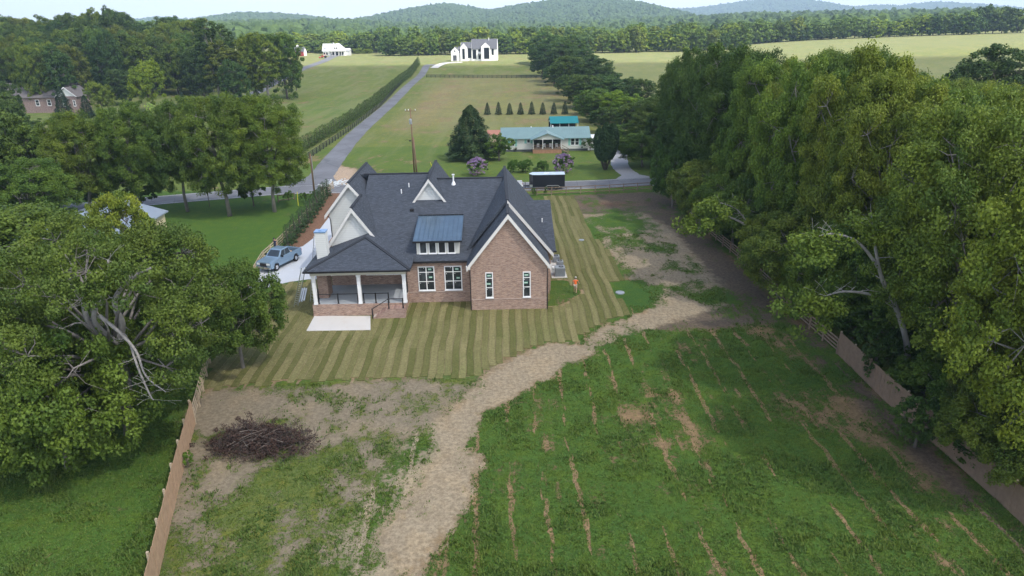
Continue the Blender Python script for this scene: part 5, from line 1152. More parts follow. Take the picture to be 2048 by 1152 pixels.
for i in range(20):
    y = 36 + i * 3.6; x = 29.6 + rf_.uniform(-.2, 1.2)
    tree('round', (x, y, -.5), R=rf_.uniform(2.0, 2.8), H_=rf_.uniform(3.2, 5.2), label=ordn(i + 1) + ' dark undergrowth bush behind the right fence, counting from the nearest', cat='bush', group='undergrowth behind the right fence', col=rf_.choice([(.5, .62, .55), (.62, .75, .6), (.8, .9, .7)]), name='bush')
def limbt(px, py, Y, R, H_, w, c, key='limb'):
    q = AT(px, Y, py); tree(key, (q[0], Y, max(0, q[2] - H_ * 0.6)), R=R, H_=H_, label=w, col=c, name='fence_side_tree')
limbt(1400, 440, 89, 4.8, 9.0, 'light olive tree leaning over the dirt at the far right fence corner', (1.25, 1.15, .95))
limbt(1465, 490, 80, 5.0, 9.0, 'green tree hanging over the dirt strip right of the straw area', (1.0, 1.1, .85))
limbt(1345, 395, 100, 3.6, 9.0, 'dark bushy tree at the street end of the right fence', (.6, .8, .7))
limbt(1580, 640, 62, 5.8, 9.0, 'overhanging tree at the bend of the straw path with drooping pale twigs', (1.2, 1.12, .85))
limbt(1640, 560, 67, 5.6, 12.0, 'taller feathery tree right of the bend of the path', (1.1, 1.08, .85))
limbt(1540, 560, 73, 5.2, 9.5, 'dark leafy tree over the end of the dirt strip', (.75, .85, .75))
limbt(1700, 650, 57, 5.5, 10.0, 'dark leafy tree above the far end of the right plank fence', (.85, 1.0, .8))
limbt(1640, 620, 58, 4.2, 7.5, 'low hanging foliage where the right rail fence meets the plank fence', (1.1, 1.15, .85))
limbt(2030, 860, 33, 3.6, 6.5, 'drooping olive foliage over the near end of the right plank fence', (1.0, .95, .7))
limbt(1930, 780, 39.5, 3.0, 6.0, 'dark foliage spilling over the middle of the right plank fence', (.75, .9, .7))
q = G(1838, 895); tree('sapling', (q[0] - .3, q[1], 0), R=1.7, H_=3.6, label='dark small leafy sapling in front of the right plank fence', col=(.55, .7, .65), name='sapling')
q = G(1745, 775); tree('sapling', (q[0] + .6, q[1] + 1, 0), R=1.6, H_=4.2, label='dark branch like sapling against the right plank fence, nearer its far end', col=(.5, .62, .6), name='sapling')
ptree('near2', 2075, 36, 560, 110, 'dark brownish green tree cut by the right edge behind the plank fence', (.9, .7, .6), name='forest_tree')
ptree('mid0', 1985, 150, 92, 92, 'dark round topped tree at the far right edge against the crop field', dark, name='forest_tree')
# small plants
q = G(372, 935); tree('bush0', (q[0], q[1], 0), R=0.55, H_=1.2, label='green weed clump against the left plank fence', cat='shrub', col=(1, 1.2, .7), name='weed_clump')
for px, py, w in ((578, 402, 'left'), (612, 405, 'middle'), (633, 400, 'right')):
    q = G(px, py); tree('bush1', (q[0], q[1], 0), R=0.9, H_=1.7, label=w + ' leafy bush along the street verge near the brick mailbox pillar', cat='shrub', col=(.9, 1.1, .8), name='bush')
for px, py, w in ((1092, 390, 'vine on the street fence behind the trailer'), (1068, 392, 'small vine on the street fence nearest the house roof')):
    q = G(px, py); tree('bush2', (q[0], q[1], 0), R=0.4, H_=1.4, label=w, cat='plant', col=(.8, 1, .7), name='vine')
# grass tufts over the weedy field
def tufts():
    rng = np.random.RandomState(77); n = 150000; x = rng.uniform(-34, 28, n); y = 25 + 62 * rng.rand(n) ** 1.5
    s_, g_, th, pa, pt, _ = zones(x, y); v = veg(x, y); pm = sm(-.35, .35, pa); t = th * (1 - pm) + pt * pm
    w = weedy_of(x, y); keep = (v + rng.uniform(-.12, .12, n) > t) & (sdf(SOD, x, y) < -0.1); 
    sd_ = (y > 62) & (sdf(ACP, x, y) < 0) & (pa < 0); keep &= ~sd_
    x, y, g_ = x[keep], y[keep], g_[keep]; n = len(x); k = 4
    h = rng.uniform(.04, .11, n) * (0.7 + 0.9 * (vn(x / 1.6, y / 1.6, 9) > .6)); X = np.repeat(x, k) + rng.normal(size=n * k) * .07; Y = np.repeat(y, k) + rng.normal(size=n * k) * .07; Hh = np.repeat(h, k) * rng.uniform(.6, 1.3, n * k)
    a = rng.uniform(0, 6.28, n * k); l = rng.uniform(0.3, 1.0, n * k) * Hh; w_ = rng.uniform(.02, .045, n * k); ca, sa = np.cos(a), np.sin(a); z = np.zeros(n * k)
    V = np.stack([np.stack([X - sa * w_, Y + ca * w_, z], -1), np.stack([X + sa * w_, Y - ca * w_, z], -1), np.stack([X + ca * l + sa * w_ * .3, Y + sa * l - ca * w_ * .3, Hh], -1), np.stack([X + ca * l - sa * w_ * .3, Y + sa * l + ca * w_ * .3, Hh], -1)], 1).reshape(-1, 3)
    me = np_mesh('grass_tufts', V, np.arange(len(V)).reshape(-1, 4), [M['tuft']], {'tint': rng.rand(n * k)}); o = link(bpy.data.objects.new('grass_tufts', me)); o.color = (1, 1, 1, 1)
    tag(o, 'rough weedy grass growing in tufts over the unsown ground', 'grass', kind='stuff')
M['tuft'] = leaf_mat('weed_blades', (0.05, 0.11, 0.02), (0.12, 0.18, 0.035), .3)
tufts()

# ------------------------------------------------------------------ fences
def resample(pts, step):
    pts = [np.array(p[:2], float) for p in pts]; out = [pts[0]]; seg = []
    L = [np.linalg.norm(pts[i + 1] - pts[i]) for i in range(len(pts) - 1)]; tot = sum(L); n = max(1, int(round(tot / step)))
    for k in range(1, n + 1):
        d = tot * k / n; i = 0
        while i < len(L) - 1 and d > L[i]: d -= L[i]; i += 1
        out.append(pts[i] + (pts[i + 1] - pts[i]) * min(1, d / L[i]))
    return out
def rail_fence(name, pts, step, h, nr, mat, label, pw=0.12, rw=0.14, z0=0.3, side=1, group=None):
    P_ = resample(pts, step); r = empty(name, (P_[0][0], P_[0][1], float(T(*P_[0]))), 0, label, 'fence', group); o = np.array(r.location)
    zs = [float(T(*p)) for p in P_]
    rb = MB()
    for i in range(len(P_) - 1):
        d = P_[i + 1] - P_[i]; d /= np.linalg.norm(d); nn = np.array([-d[1], d[0]]) * (pw / 2 + 0.02) * side
        for k in range(nr):
            z = z0 + (h - 0.12 - z0) * k / max(1, nr - 1)
            a = (P_[i][0] + nn[0] + d[0] * .005 - o[0], P_[i][1] + nn[1] + d[1] * .005 - o[1], zs[i] + z - o[2]); b_ = (P_[i + 1][0] + nn[0] - d[0] * .005 - o[0], P_[i + 1][1] + nn[1] - d[1] * .005 - o[1], zs[i + 1] + z - o[2]); rb.bar(a, b_, 0.035, rw)
    rb.build('rails', M[mat], r)
    pm = MB(); pm.box(-pw / 2, pw / 2, -pw / 2, pw / 2, -0.3, h); p0 = None
    for p, z in zip(P_, zs):
        if p0 is None: p0 = pm.build('post', M[mat], r); q = p0
        else: q = p0.copy(); link(q); q.parent = r
        q.location = (p[0] - o[0], p[1] - o[1], z - o[2])
    return r
def plank_fence(name, pts, h, label, post_side, mat='wood_new', step=2.44):
    P_ = resample(pts, step); r = empty(name, (P_[0][0], P_[0][1], 0), 0, label, 'fence'); o = P_[0]; rr = random.Random(2)
    for i in range(len(P_) - 1):
        a, c = P_[i] - o, P_[i + 1] - o; d = (c - a); L = np.linalg.norm(d); d /= L; nn = np.array([-d[1], d[0]]); b = MB(); n = int(L / 0.145); w = L / n; hh = h + rr.uniform(-.02, .03)
        for k in range(n):
            s = a + d * (k * w + w * .5); e = rr.uniform(-.012, .012)
            b.bar((s[0] + nn[0] * e, s[1] + nn[1] * e, 0.04), (s[0] + nn[0] * e + d[0] * .001, s[1] + nn[1] * e, hh + rr.uniform(-.012, .012)), w * 0.96, 0.022) if False else None
            p1 = s - d * w * .48; p2 = s + d * w * .48; t0 = nn * (e - .011); t1 = nn * (e + .011); z1 = hh + rr.uniform(-.01, .012)
            b.add([(p1[0] + t0[0], p1[1] + t0[1], .03), (p2[0] + t0[0], p2[1] + t0[1], .03), (p2[0] + t1[0], p2[1] + t1[1], .03), (p1[0] + t1[0], p1[1] + t1[1], .03), (p1[0] + t0[0], p1[1] + t0[1], z1), (p2[0] + t0[0], p2[1] + t0[1], z1), (p2[0] + t1[0], p2[1] + t1[1], z1), (p1[0] + t1[0], p1[1] + t1[1], z1)],
                  [(0, 3, 2, 1), (4, 5, 6, 7), (0, 1, 5, 4), (1, 2, 6, 5), (2, 3, 7, 6), (3, 0, 4, 7)])
        off = nn * post_side * 0.05
        for z in (0.35, h * .5, h - .25): b.bar((a[0] + off[0], a[1] + off[1], z), (c[0] + off[0], c[1] + off[1], z), 0.04, 0.09)
        b.build('plank_panel', M[mat], r)
    for p in P_:
        d = (P_[1] - P_[0]); d /= np.linalg.norm(d); nn = np.array([-d[1], d[0]]) * post_side * .115; b = MB(); q = p - o + nn; b.box(q[0] - .055, q[0] + .055, q[1] - .055, q[1] + .055, -.2, h + 0.06); b.build('post', M['wood_pale'], r)
    return r
M['wood_mid'] = simple('tan_boards', (0.215, 0.15, 0.105), .9, var=.35, sc=2.5)
E1 = G(391, 848)
plank_fence('plank_fence', [E1[:2], G(355, 990)[:2], G(318, 1152)[:2], G(318, 1152)[:2] + (G(318, 1152) - G(355, 990))[:2] * 1.2], 1.9, 'new brown board privacy fence at the lower left', -1)
rail_fence('rail_fence', [G(667, 378), G(640, 408), G(600, 455), G(560, 495), G(527, 525), G(424, 714), E1], 2.44, 1.35, 4, 'wood_pale', 'pale wooden four rail fence along the left of the plot beside the evergreens', side=-1)
w1 = G(1673, 707)
plank_fence('plank_fence', [w1[:2], G(1773, 806)[:2], G(1891, 909)[:2], G(1973, 982)[:2], G(1973, 982)[:2] + np.array([0.3, -9])], 2.0, 'weathered board privacy fence under the trees at the lower right', 1, 'wood_mid')
rail_fence('rail_fence', [(25.4, 110.5), (25.7, 89), (26.6, 75), (26.6, 60), w1], 2.44, 1.35, 4, 'wood_old', 'wooden rail fence under the trees at the right, running from the street', side=1)
rail_fence('rail_fence', [(-3.0, 108.6), G(1070, 391.5), G(1200, 386), G(1302, 380)], 2.44, 1.35, 3, 'wood_old', 'brown rail fence beside the street in front of the trailer', side=1, rw=.12)
rail_fence('rail_fence', [(-42.8, 131), (-42.7, 139), (-42.9, 186), (-44.7, 242), (-49, 330), (-53.4, 420)], 2.98, 1.4, 4, 'wood_black', 'long black board fence between the driveway and the arborvitae hedge')
f0 = GT(853, 155); f1 = GT(1102, 157)
rail_fence('rail_fence', [f0, f1], 2.44, 1.4, 3, 'wood_black', 'black fence crossing the lawn in front of the white modern house', pw=.18, rw=.2)
rail_fence('rail_fence', [(-43.5, 126.5), G(500, 352), G(380, 354), G(180, 352), G(20, 362)], 2.7, 1.4, 4, 'wood_black', 'black board fence behind the roadside trees at the left')
rail_fence('rail_fence', [G(557, 405), G(590, 400)], 2.2, 1.2, 2, 'wood_old', 'short piece of rail fence ending at the street verge left of the pole', side=1)

# ------------------------------------------------------------------ poles and pillar
def pole(base, h, label, r0=0.15, r1=0.10, lean=(0, 0)):
    e = empty('utility_pole', (base[0], base[1], 0), 0, label, 'utility pole'); b = MB(); b.tube([(0, 0, -.5), (lean[0] * .5, lean[1] * .5, h / 2), (lean[0], lean[1], h)], [r0, (r0 + r1) / 2, r1], 10); b.build('pole', M['pole'], e, smooth=True); return e
M['pole'] = simple('pole_wood', (0.20, 0.13, 0.085), 0.9, var=0.3, sc=1.5)
g = G(631, 402); e = pole(g, 7.6, 'brown utility pole with grey conduit at the near end of the evergreens row')
b = MB(); b.tube([(0.2, -.12, 0), (0.2, -.12, 7.2)], 0.05, 6); b.build('conduit', M['steel'], e)
b = MB(); b.tube([(-1.9, -3.0, 0.0), (-1.85, -2.9, 2.2)], 0.045, 6); b.build('guy_guard', simple('yellow_plastic', (0.75, 0.68, 0.05), 0.5), e)
g = G(829, 348); e = pole(g, 12.1, 'tall utility pole with transformer can behind the house roof', 0.17, .10)
b = MB(); b.tube([(-.05, -.38, 9.3), (-.05, -.38, 10.15), (-.05, -.38, 10.25)], [0.27, 0.27, 0.1], 12); b.build('transformer', M['steel'], e, smooth=False)
b = MB(); b.bar((-.95, 0, 11.6), (.95, 0, 11.6), .09, .11); b.build('crossarm', M['pole'], e)
for x in (-.9, -.35, .9): b = MB(); b.tube([(x, 0, 11.65), (x, 0, 11.85), (x, 0, 11.95)], [.05, .07, .03], 6); b.build('insulator', M['white'], e)
b = MB(); b.tube([(0, 0, 6.2), (-.9, -.1, 6.4), (-1.4, -.1, 6.35)], .03, 5); b.box(-.55, -.25, -.2, .05, 6.1, 6.35); b.build('lamp_arm', M['black'], e)
b = MB(); b.tube([(3.2, 3.5, 0), (2.75, 3.0, 1.6)], 0.045, 6); b.build('guy_guard', bpy.data.materials['yellow_plastic'], e)
g = G(834, 349); pole(g, 6.9, 'shorter brown stub pole leaning beside the tall utility pole', .16, .12, (-.25, 0))
g = G(650, 391); e = empty('mailbox_pillar', (g[0], g[1], 0), 0, 'brick mailbox pillar with white stone cap beside the street', 'pillar')
b = MB(); b.box(-.6, .6, -.45, .45, 0, 1.55); b.build('pillar', M['stair'], e); b = MB(); b.box(-.75, .75, -.6, .6, 1.55, 1.72); b.build('cap', M['patio'], e, bevel=.03)
g = G(677, 366); rr = random.Random(8); b = MB()
for k in range(130):
    x, y = rr.gauss(0, 1.1), rr.gauss(0, 1.3); s = rr.uniform(.08, .26); vs = [(x + (ICV[i][0] * s) * rr.uniform(.8, 1.2), y + ICV[i][1] * s * rr.uniform(.8, 1.2), s * .35 + ICV[i][2] * s * .6) for i in range(len(ICV))]; b.add(vs, [tuple(f) for f in ICF])
o = b.build('stone_rubble', simple('pale_rubble', (0.52, 0.55, 0.56), 0.9, var=.25)); o.location = (g[0], g[1], 0); tag(o, 'heap of pale stone rubble at the driveway mouth', 'rubble', kind='stuff')

# ------------------------------------------------------------------ vehicles
M['silver'] = simple('silver_blue_paint', (0.28, 0.40, 0.52), 0.25, 0.5, var=.04, spec=.6)
M['whitecar'] = simple('white_car_paint', (0.70, 0.72, 0.75), 0.3, 0.1, var=.03, spec=.6)
M['carglass'] = simple('car_glass', (0.03, 0.04, 0.05), 0.06, 0.0, var=.2, spec=.9)
M['lamp'] = simple('lamp_glass', (0.75, 0.77, 0.78), 0.15, 0.2); M['redlamp'] = simple('red_lamp', (0.45, 0.02, 0.02), 0.25)
M['chrome'] = simple('chrome', (0.6, 0.62, 0.65), 0.15, 0.9)
def arc(cx, cz, r, a0, a1, n=7): return [(cx + r * math.cos(a0 + (a1 - a0) * i / n), cz + r * math.sin(a0 + (a1 - a0) * i / n)) for i in range(n + 1)]
def pickup(loc, rz, paint, label):
    e = empty('pickup_truck', loc, rz, label, 'pickup truck'); W_ = 0.98      # +x is the front
    side = [(-2.9, .55)] + [(-2.9, .95), (-2.88, 1.25)] + [(-.95, 1.25)] + [(1.25, 1.22), (2.55, 1.12), (2.85, 1.0), (2.9, .6)] + [(2.7, .42)] + arc(1.85, .42, .48, 0, PI) + arc(-1.75, .42, .48, 0, PI) + [(-2.75, .42)]
    b = MB()
    for s in (-1, 1): b.prism(side, 'y', s * W_, s * (W_ - .12))
    b.box(1.0, 2.82, -W_ + .12, W_ - .12, .6, 1.15); b.box(-2.88, -2.8, -W_ + .12, W_ - .12, .55, 1.24); b.box(-1.0, 1.0, -W_ + .12, W_ - .12, .45, 1.2)
    b.add([(1.0, -W_ + .12, 1.15), (1.0, W_ - .12, 1.15), (2.75, W_ - .16, 1.10), (2.75, -W_ + .16, 1.10), (1.0, -W_ + .12, 1.23), (1.0, W_ - .12, 1.23), (2.6, W_ - .2, 1.16), (2.6, -W_ + .2, 1.16)], [(0, 1, 2, 3), (7, 6, 5, 4), (0, 4, 5, 1), (1, 5, 6, 2), (2, 6, 7, 3), (3, 7, 4, 0)])
    b.build('body', paint, e, bevel=.03)
    b = MB(); b.box(-2.79, -1.01, -W_ + .13, W_ - .13, .68, .74); b.build('truck_bed', M['black'], e)
    c = MB(); lo = [(-.98, -.93), (-.98, .93), (1.22, .93), (1.22, -.93)]; hi = [(-.8, -.72), (-.8, .72), (.42, .72), (.42, -.72)]
    c.add([(x, y, 1.2) for x, y in lo] + [(x, y, 1.86) for x, y in hi] + [(x * .9 - .02, y * .9, 1.9) for x, y in hi], [(0, 1, 5, 4), (1, 2, 6, 5), (2, 3, 7, 6), (3, 0, 4, 7), (4, 5, 9, 8), (5, 6, 10, 9), (6, 7, 11, 10), (7, 4, 8, 11), (8, 9, 10, 11)]); c.build('cab', paint, e, bevel=.02)
    def lerp(a, b_, t): return tuple(a[i] + (b_[i] - a[i]) * t for i in range(3))
    def quadpane(p00, p10, p11, p01, nm, n, mat='carglass', i0=.08, i1=.92, j0=.12, j1=.9):
        g_ = MB(); q = []
        for (s, t) in ((i0, j0), (i1, j0), (i1, j1), (i0, j1)): q.append(lerp(lerp(p00, p10, s), lerp(p01, p11, s), t))
        n = Vector(n) * .012; g_.add([tuple(Vector(v) + n) for v in q] + [tuple(Vector(v) - n) for v in q], [(0, 1, 2, 3), (7, 6, 5, 4), (0, 4, 5, 1), (1, 5, 6, 2), (2, 6, 7, 3), (3, 7, 4, 0)]); return g_.build(nm, M[mat], e)
    quadpane((1.22, -.93, 1.2), (1.22, .93, 1.2), (.42, .72, 1.86), (.42, -.72, 1.86), 'windscreen', (.6, 0, .8))
    quadpane((-.98, -.93, 1.2), (-.98, .93, 1.2), (-.8, .72, 1.86), (-.8, -.72, 1.86), 'rear_window', (-1, 0, .3))
    for s in (-1, 1):
        quadpane((-.98, s * .93, 1.2), (1.22, s * .93, 1.2), (.42, s * .72, 1.86), (-.8, s * .72, 1.86), 'side_window', (0, s, .3), i0=.06, i1=.48)
        quadpane((-.98, s * .93, 1.2), (1.22, s * .93, 1.2), (.42, s * .72, 1.86), (-.8, s * .72, 1.86), 'side_window', (0, s, .3), i0=.53, i1=.92)
        h_ = MB(); h_.box(2.74, 2.9, s * .62 - .2, s * .62 + .2, .84, 1.02); h_.build('headlight', M['lamp'], e)
        h_ = MB(); h_.box(-2.93, -2.88, s * .9 - .07, s * .9 + .07, .9, 1.2); h_.build('tail_light', M['redlamp'], e)
        h_ = MB(); h_.box(.75, .87, s * 1.0 - .02 * s, s * 1.2, 1.24, 1.44); h_.build('mirror', M['black'], e)
        for x in (1.85, -1.75):
            w = MB(); w.tube([(x, s * (W_ - .24), .4), (x, s * (W_ + .01), .4)], .40, 20); t = w.build('wheel', M['rubber'], e, bevel=.03); w = MB(); w.tube([(x, s * (W_ - .02), .4), (x, s * (W_ + .03), .4)], [.24, .2], 12); w.build('rim', M['chrome'], t)
    g_ = MB(); g_.box(2.8, 2.91, -.42, .42, .72, 1.02); g_.build('grille', M['black'], e)
    g_ = MB(); g_.box(2.8, 3.0, -.92, .92, .45, .66); g_.build('bumper', M['chrome'], e, bevel=.02); g_ = MB(); g_.box(-3.0, -2.9, -.9, .9, .45, .62); g_.build('bumper', M['chrome'], e)
    return e
tk = pickup((-27.15, 75.9, .055), math.atan2(-.94, -.34), M['silver'], 'silver blue pickup truck parked on the concrete driveway')
tk.scale = (1.0, 1.04, 1.12)
b = MB(); rr = random.Random(3)
b.box(-2.3, -1.8, -.5, .1, .76, 1.1); o = b.build('cardboard_box', simple('cardboard', (0.42, 0.30, 0.19), .9), None, bevel=.02)
o.matrix_world = Matrix.Translation((-27.15, 75.9, .055)) @ Matrix.Rotation(math.atan2(-.94, -.34), 4, 'Z'); tag(o, 'brown cardboard box lying in the bed of the silver pickup', 'box')
t0 = G(1059, 379.5); t1 = G(1129, 378); tx = float(t0[0]); TL = float(t1[0] - t0[0]); ty = 113.1
e = empty('cargo_trailer', (tx, ty, .045), .01, 'enclosed black cargo trailer with white roof on the street', 'trailer')
pickup((tx - 4.1, 114.1, .045), PI + .02, M['whitecar'], 'white pickup towing the black trailer, mostly hidden by the roof')
M['navy'] = simple('black_trailer_skin', (0.012, 0.014, 0.022), 0.35, 0.0, var=.15, spec=.5)
b = MB(); b.prism([(-.0, 1.05), (.55, 0), (TL, 0), (TL, 2.1), (.55, 2.1)], 'z', .5, 2.5); b.build('body', M['navy'], e, bevel=.02)
b = MB(); b.prism([(-.06, 1.05), (.52, -.04), (TL + .04, -.04), (TL + .04, 2.14), (.52, 2.14)], 'z', 2.503, 2.6); b.build('roof', simple('trailer_roof', (0.50, 0.60, 0.68), .4, .2), e, bevel=.03)
b = MB(); b.box(TL * .42, TL * .56, .7, 1.1, 2.603, 2.68); b.build('roof_vent', M['white'], e)
for x in (TL * .58, TL * .74):
    w = MB(); w.tube([(x, -.12, .34), (x, .1, .34)], .34, 18); w.build('wheel', M['rubber'], e); 
b = MB(); b.bar((TL * .50, -.1, .72), (TL * .82, -.1, .72), .26, .05); b.bar((TL * .46, -.1, .5), (TL * .50, -.1, .72), .26, .05); b.bar((TL * .82, -.1, .72), (TL * .86, -.1, .5), .26, .05); b.build('fender', M['alum'], e)
b = MB(); b.bar((.5, .5, .52), (-1.2, 1.05, .52), .08, .1); b.bar((.5, 1.6, .52), (-1.2, 1.05, .52), .08, .1); b.build('tongue', M['black'], e)
b = MB(); b.tube([(-.7, 1.05, .05), (-.7, 1.05, 1.05)], .05, 6); b.bar((-.85, 1.05, 1.05), (-.55, 1.05, 1.05), .05, .05); b.build('jack', M['black'], e)
b = MB(); b.box(.02, .5, -.03, .0, .52, .9); b.build('stone_guard', M['alum'], e)
# tractor by the far cottage
g = GT(648, 116); e = empty('tractor', (g[0], g[1], g[2]), .2, 'tiny red tractor on the grass in front of the far cottage', 'tractor'); M['red'] = simple('tractor_red', (0.45, 0.06, 0.05), .5)
b = MB(); b.box(-1.6, .2, -.5, .5, .8, 1.5); b.box(.2, 1.5, -.6, .6, .7, 1.1); b.build('body', M['red'], e, bevel=.05)
b = MB(); b.box(.2, 1.4, -.65, .65, 2.3, 2.42); [b.bar((x, y, 1.1), (x, y, 2.3), .08, .08) for x in (.25, 1.35) for y in (-.6, .6)]; b.build('canopy', M['red'], e)
for x, r in ((-1.2, .45), (1.0, .8)):
    for y in (-.85, .85): w = MB(); w.tube([(x, y - .18, r), (x, y + .18, r)], r, 14); w.build('wheel', M['rubber'], e)
b = MB(); b.box(-3.2, -2.0, -.9, .9, .2, .8); b.bar((-2.1, .5, .6), (-1.0, .5, 1.0), .1, .12); b.bar((-2.1, -.5, .6), (-1.0, -.5, 1.0), .1, .12); b.build('loader', M['red'], e)

# ------------------------------------------------------------------ air conditioners
def ac(u, v, w, d, h, label, fans=1):
    p = HO + HU * u + HV * v; e = empty('air_conditioner', (p[0], p[1], .09), PSI, label, 'air conditioner')
    b = MB(); b.box(0, w, 0, d, .04, h); b.build('cabinet', M['acgrey'], e, bevel=.02)
    b = MB()
    for k in range(int(w / .09)): b.box(.06 + k * .09, .09 + k * .09, -.015, -.001, .12, h - .1)
    for k in range(int(d / .09)): b.box(w + .001, w + .015, .06 + k * .09, .09 + k * .09, .12, h - .1)
    b.build('louvres', M['acdark'], e)
    cx, cy = w * .62 if w > .9 else w / 2, d / 2; b = MB(); r = .27
    b.tube([(cx, cy, h + .003), (cx, cy, h + .04)], r, 20); b.build('fan_guard', M['black'], e)
    b = MB(); b.tube([(cx, cy, h + .042), (cx, cy, h + .06)], r * .35, 12); b.build('fan_hub', M['acgrey'], e); return e
M['acgrey'] = simple('ac_grey', (0.30, 0.33, 0.36), .5, .2, var=.06); M['acdark'] = simple('ac_dark', (0.12, 0.13, 0.15), .6)
cu, cv, _z = [float(q) for q in ((G(1110, 557) - HO) @ HU, (G(1110, 557) - HO) @ HV, 0)]
ac(cu + .05, cv + .25, 1.08, 1.0, 1.02, 'largest grey air conditioner, nearest on the concrete pad')
ac(cu + .45, cv + 3.0, .75, .75, .82, 'middle one of the three grey air conditioners beside the house')
ac(cu + .2, cv + 5.0, .75, .75, .78, 'farthest small grey air conditioner against the house side')
p = [(cu - .35, cv), (cu + 1.35, cv), (cu + 1.35, cv + 6), (cu - .35, cv + 6)]
flat('equipment_pad', [tuple((HO + HU * a + HV * b_)[:2]) for a, b_ in p], .09, M['patio'])
pp = HO + HU * (cu - .3) + HV * (cv + .6); e = empty('meter_box', (pp[0], pp[1], .5), PSI, 'white meter box on the house wall beside the largest air conditioner', 'meter box')
b = MB(); b.box(0, .28, 0, .4, 0, .6); b.build('box', M['white'], e, bevel=.02); b = MB(); b.tube([(.14, -.02, .4), (.14, -.08, .4)], .1, 12); b.tube([(.14, .2, -.45), (.14, .2, 0)], .03, 6); b.build('dial', M['steel'], e)

# ------------------------------------------------------------------ ladders and long metal pieces
def ladder(p, q, w, label):
    p, q = Vector(p), Vector(q); e = empty('ladder', p, 0, label, 'ladder'); d = (q - p); a = Vector((d.y, -d.x, 0)).normalized() * (w / 2) if abs(d.x) + abs(d.y) > .01 else Vector((w / 2, 0, 0))
    for s in (-1, 1): b = MB(); b.bar(a * s, d + a * s, .04, .08); b.build('side_rail', M['alum'], e)
    n = int(d.length / .3); 
    for k in range(1, n): c = d * (k / n); b = MB(); b.bar(c - a, c + a, .03, .03); b.build('rung', M['alum'], e)
lp = G(592, 613); lt = HO + HU * (-15.62) + HV * (-.55) + np.array([0, 0, 5.0])
ladder((lp[0], lp[1], .05), lt, .42, 'aluminium ladder leaning on the left corner of the porch roof')
l2 = HO + HU * (-16.3) + HV * 3.0; l3 = HO + HU * (-15.5) + HV * 4.3 + np.array([0, 0, 6.6])
ladder((l2[0], l2[1], .06), l3, .45, 'second ladder standing behind the white chimney')
for i, (a, c) in enumerate((((605, 577), (598, 604)), ((609, 576), (603, 603)), ((613, 577), (608, 601)))):
    p, q = G(*a, .1), G(*c, .1); e = MB(); e.bar((0, 0, 0), tuple(q - p), .14, .09); o = e.build('metal_trim', M['whitecar']); o.location = tuple(p); tag(o, ('left', 'middle', 'right')[i] + ' one of three long white trim pieces lying on the sod by the porch', 'trim piece', 'white trim pieces on the sod')
# lids
for px, py, r, l in ((1163, 481, .32, 'small round grey utility lid in the sod stripes'), (1240, 586, .42, 'round pale utility lid by the weeds right of the sod')):
    g = G(px, py); b = MB(); b.tube([(0, 0, 0), (0, 0, .09), (0, 0, .12)], [r * 1.1, r * 1.1, r * .9], 20); b.bar((-r * .3, 0, .13), (r * .3, 0, .13), .04, .03); o = b.build('manhole', M['acgrey']); o.location = (g[0], g[1], 0.0); tag(o, l, 'lid')

# ------------------------------------------------------------------ brush pile
g = G(522, 892); e = empty('brush_pile', (g[0], g[1], 0), 0, 'heap of dead brown branches on the bare ground near the left fence', 'brush pile')
rr = random.Random(12); b = MB(); bl = MB(); P_ = []
def dome(x, y): return max(.05, 1.75 * math.exp(-((x + .9) / 1.5) ** 2 - (y / 1.2) ** 2) + 1.15 * math.exp(-((x - 1.7) / 1.3) ** 2 - ((y + .1) / 1.1) ** 2))
for k in range(1500):
    x, y = rr.gauss(.1, 1.65), rr.gauss(0, .85); h = dome(x, y)
    if h < .12 and rr.random() < .8: continue
    z = rr.uniform(0.02, h); L = rr.uniform(.3, 1.1); a = rr.uniform(0, 6.28); el = rr.uniform(-.15, .75) if rr.random() < .75 else rr.uniform(.6, 1.3)
    d = Vector((math.cos(a) * math.cos(el), math.sin(a) * math.cos(el), math.sin(el))) * L; p = Vector((x, y, z)); m_ = p + d * .5 + Vector((rr.uniform(-.1, .1), rr.uniform(-.1, .1), rr.uniform(-.05, .1))); r = rr.uniform(.008, .028)
    b.tube([p, m_, p + d], [r, r * .7, r * .3], 3, cap=False); P_.append(p + d); P_.append(m_)
b.build('branches', M['brush'], e)
b = MB()
for k in range(13):
    x, y = rr.uniform(-1, 1.3), rr.uniform(-1.2, .3); z = dome(x, y) * rr.uniform(.7, 1.05); a = rr.choice([.6, .7, 1.0, 2.6, -.4]) + rr.uniform(-.25, .25); L = rr.uniform(.8, 2.2); d = Vector((math.cos(a) * L, math.sin(a) * L, rr.uniform(-.4, .5)))
    p = Vector((x, y, z)) - d * .5; p.z = max(.05, p.z); b.tube([p, p + d * .5 + Vector((.05, .05, .08)), p + d], [.02, .015, .008], 5)
b.build('pale_branches', M['brush_pale'], e)
rng = np.random.RandomState(4); C_ = np.array([tuple(q) for q in P_]); C_ = C_[rng.choice(len(C_), 520)]; V, t = leaf_quads(C_, np.full(len(C_), .22), 22, .11, rng); V[:, 2] = np.maximum(V[:, 2], .02)
o = bpy.data.objects.new('dead_leaves', np_mesh('dead_leaves', V, np.arange(len(V)).reshape(-1, 4), [M['brush_red']])); link(o, e)

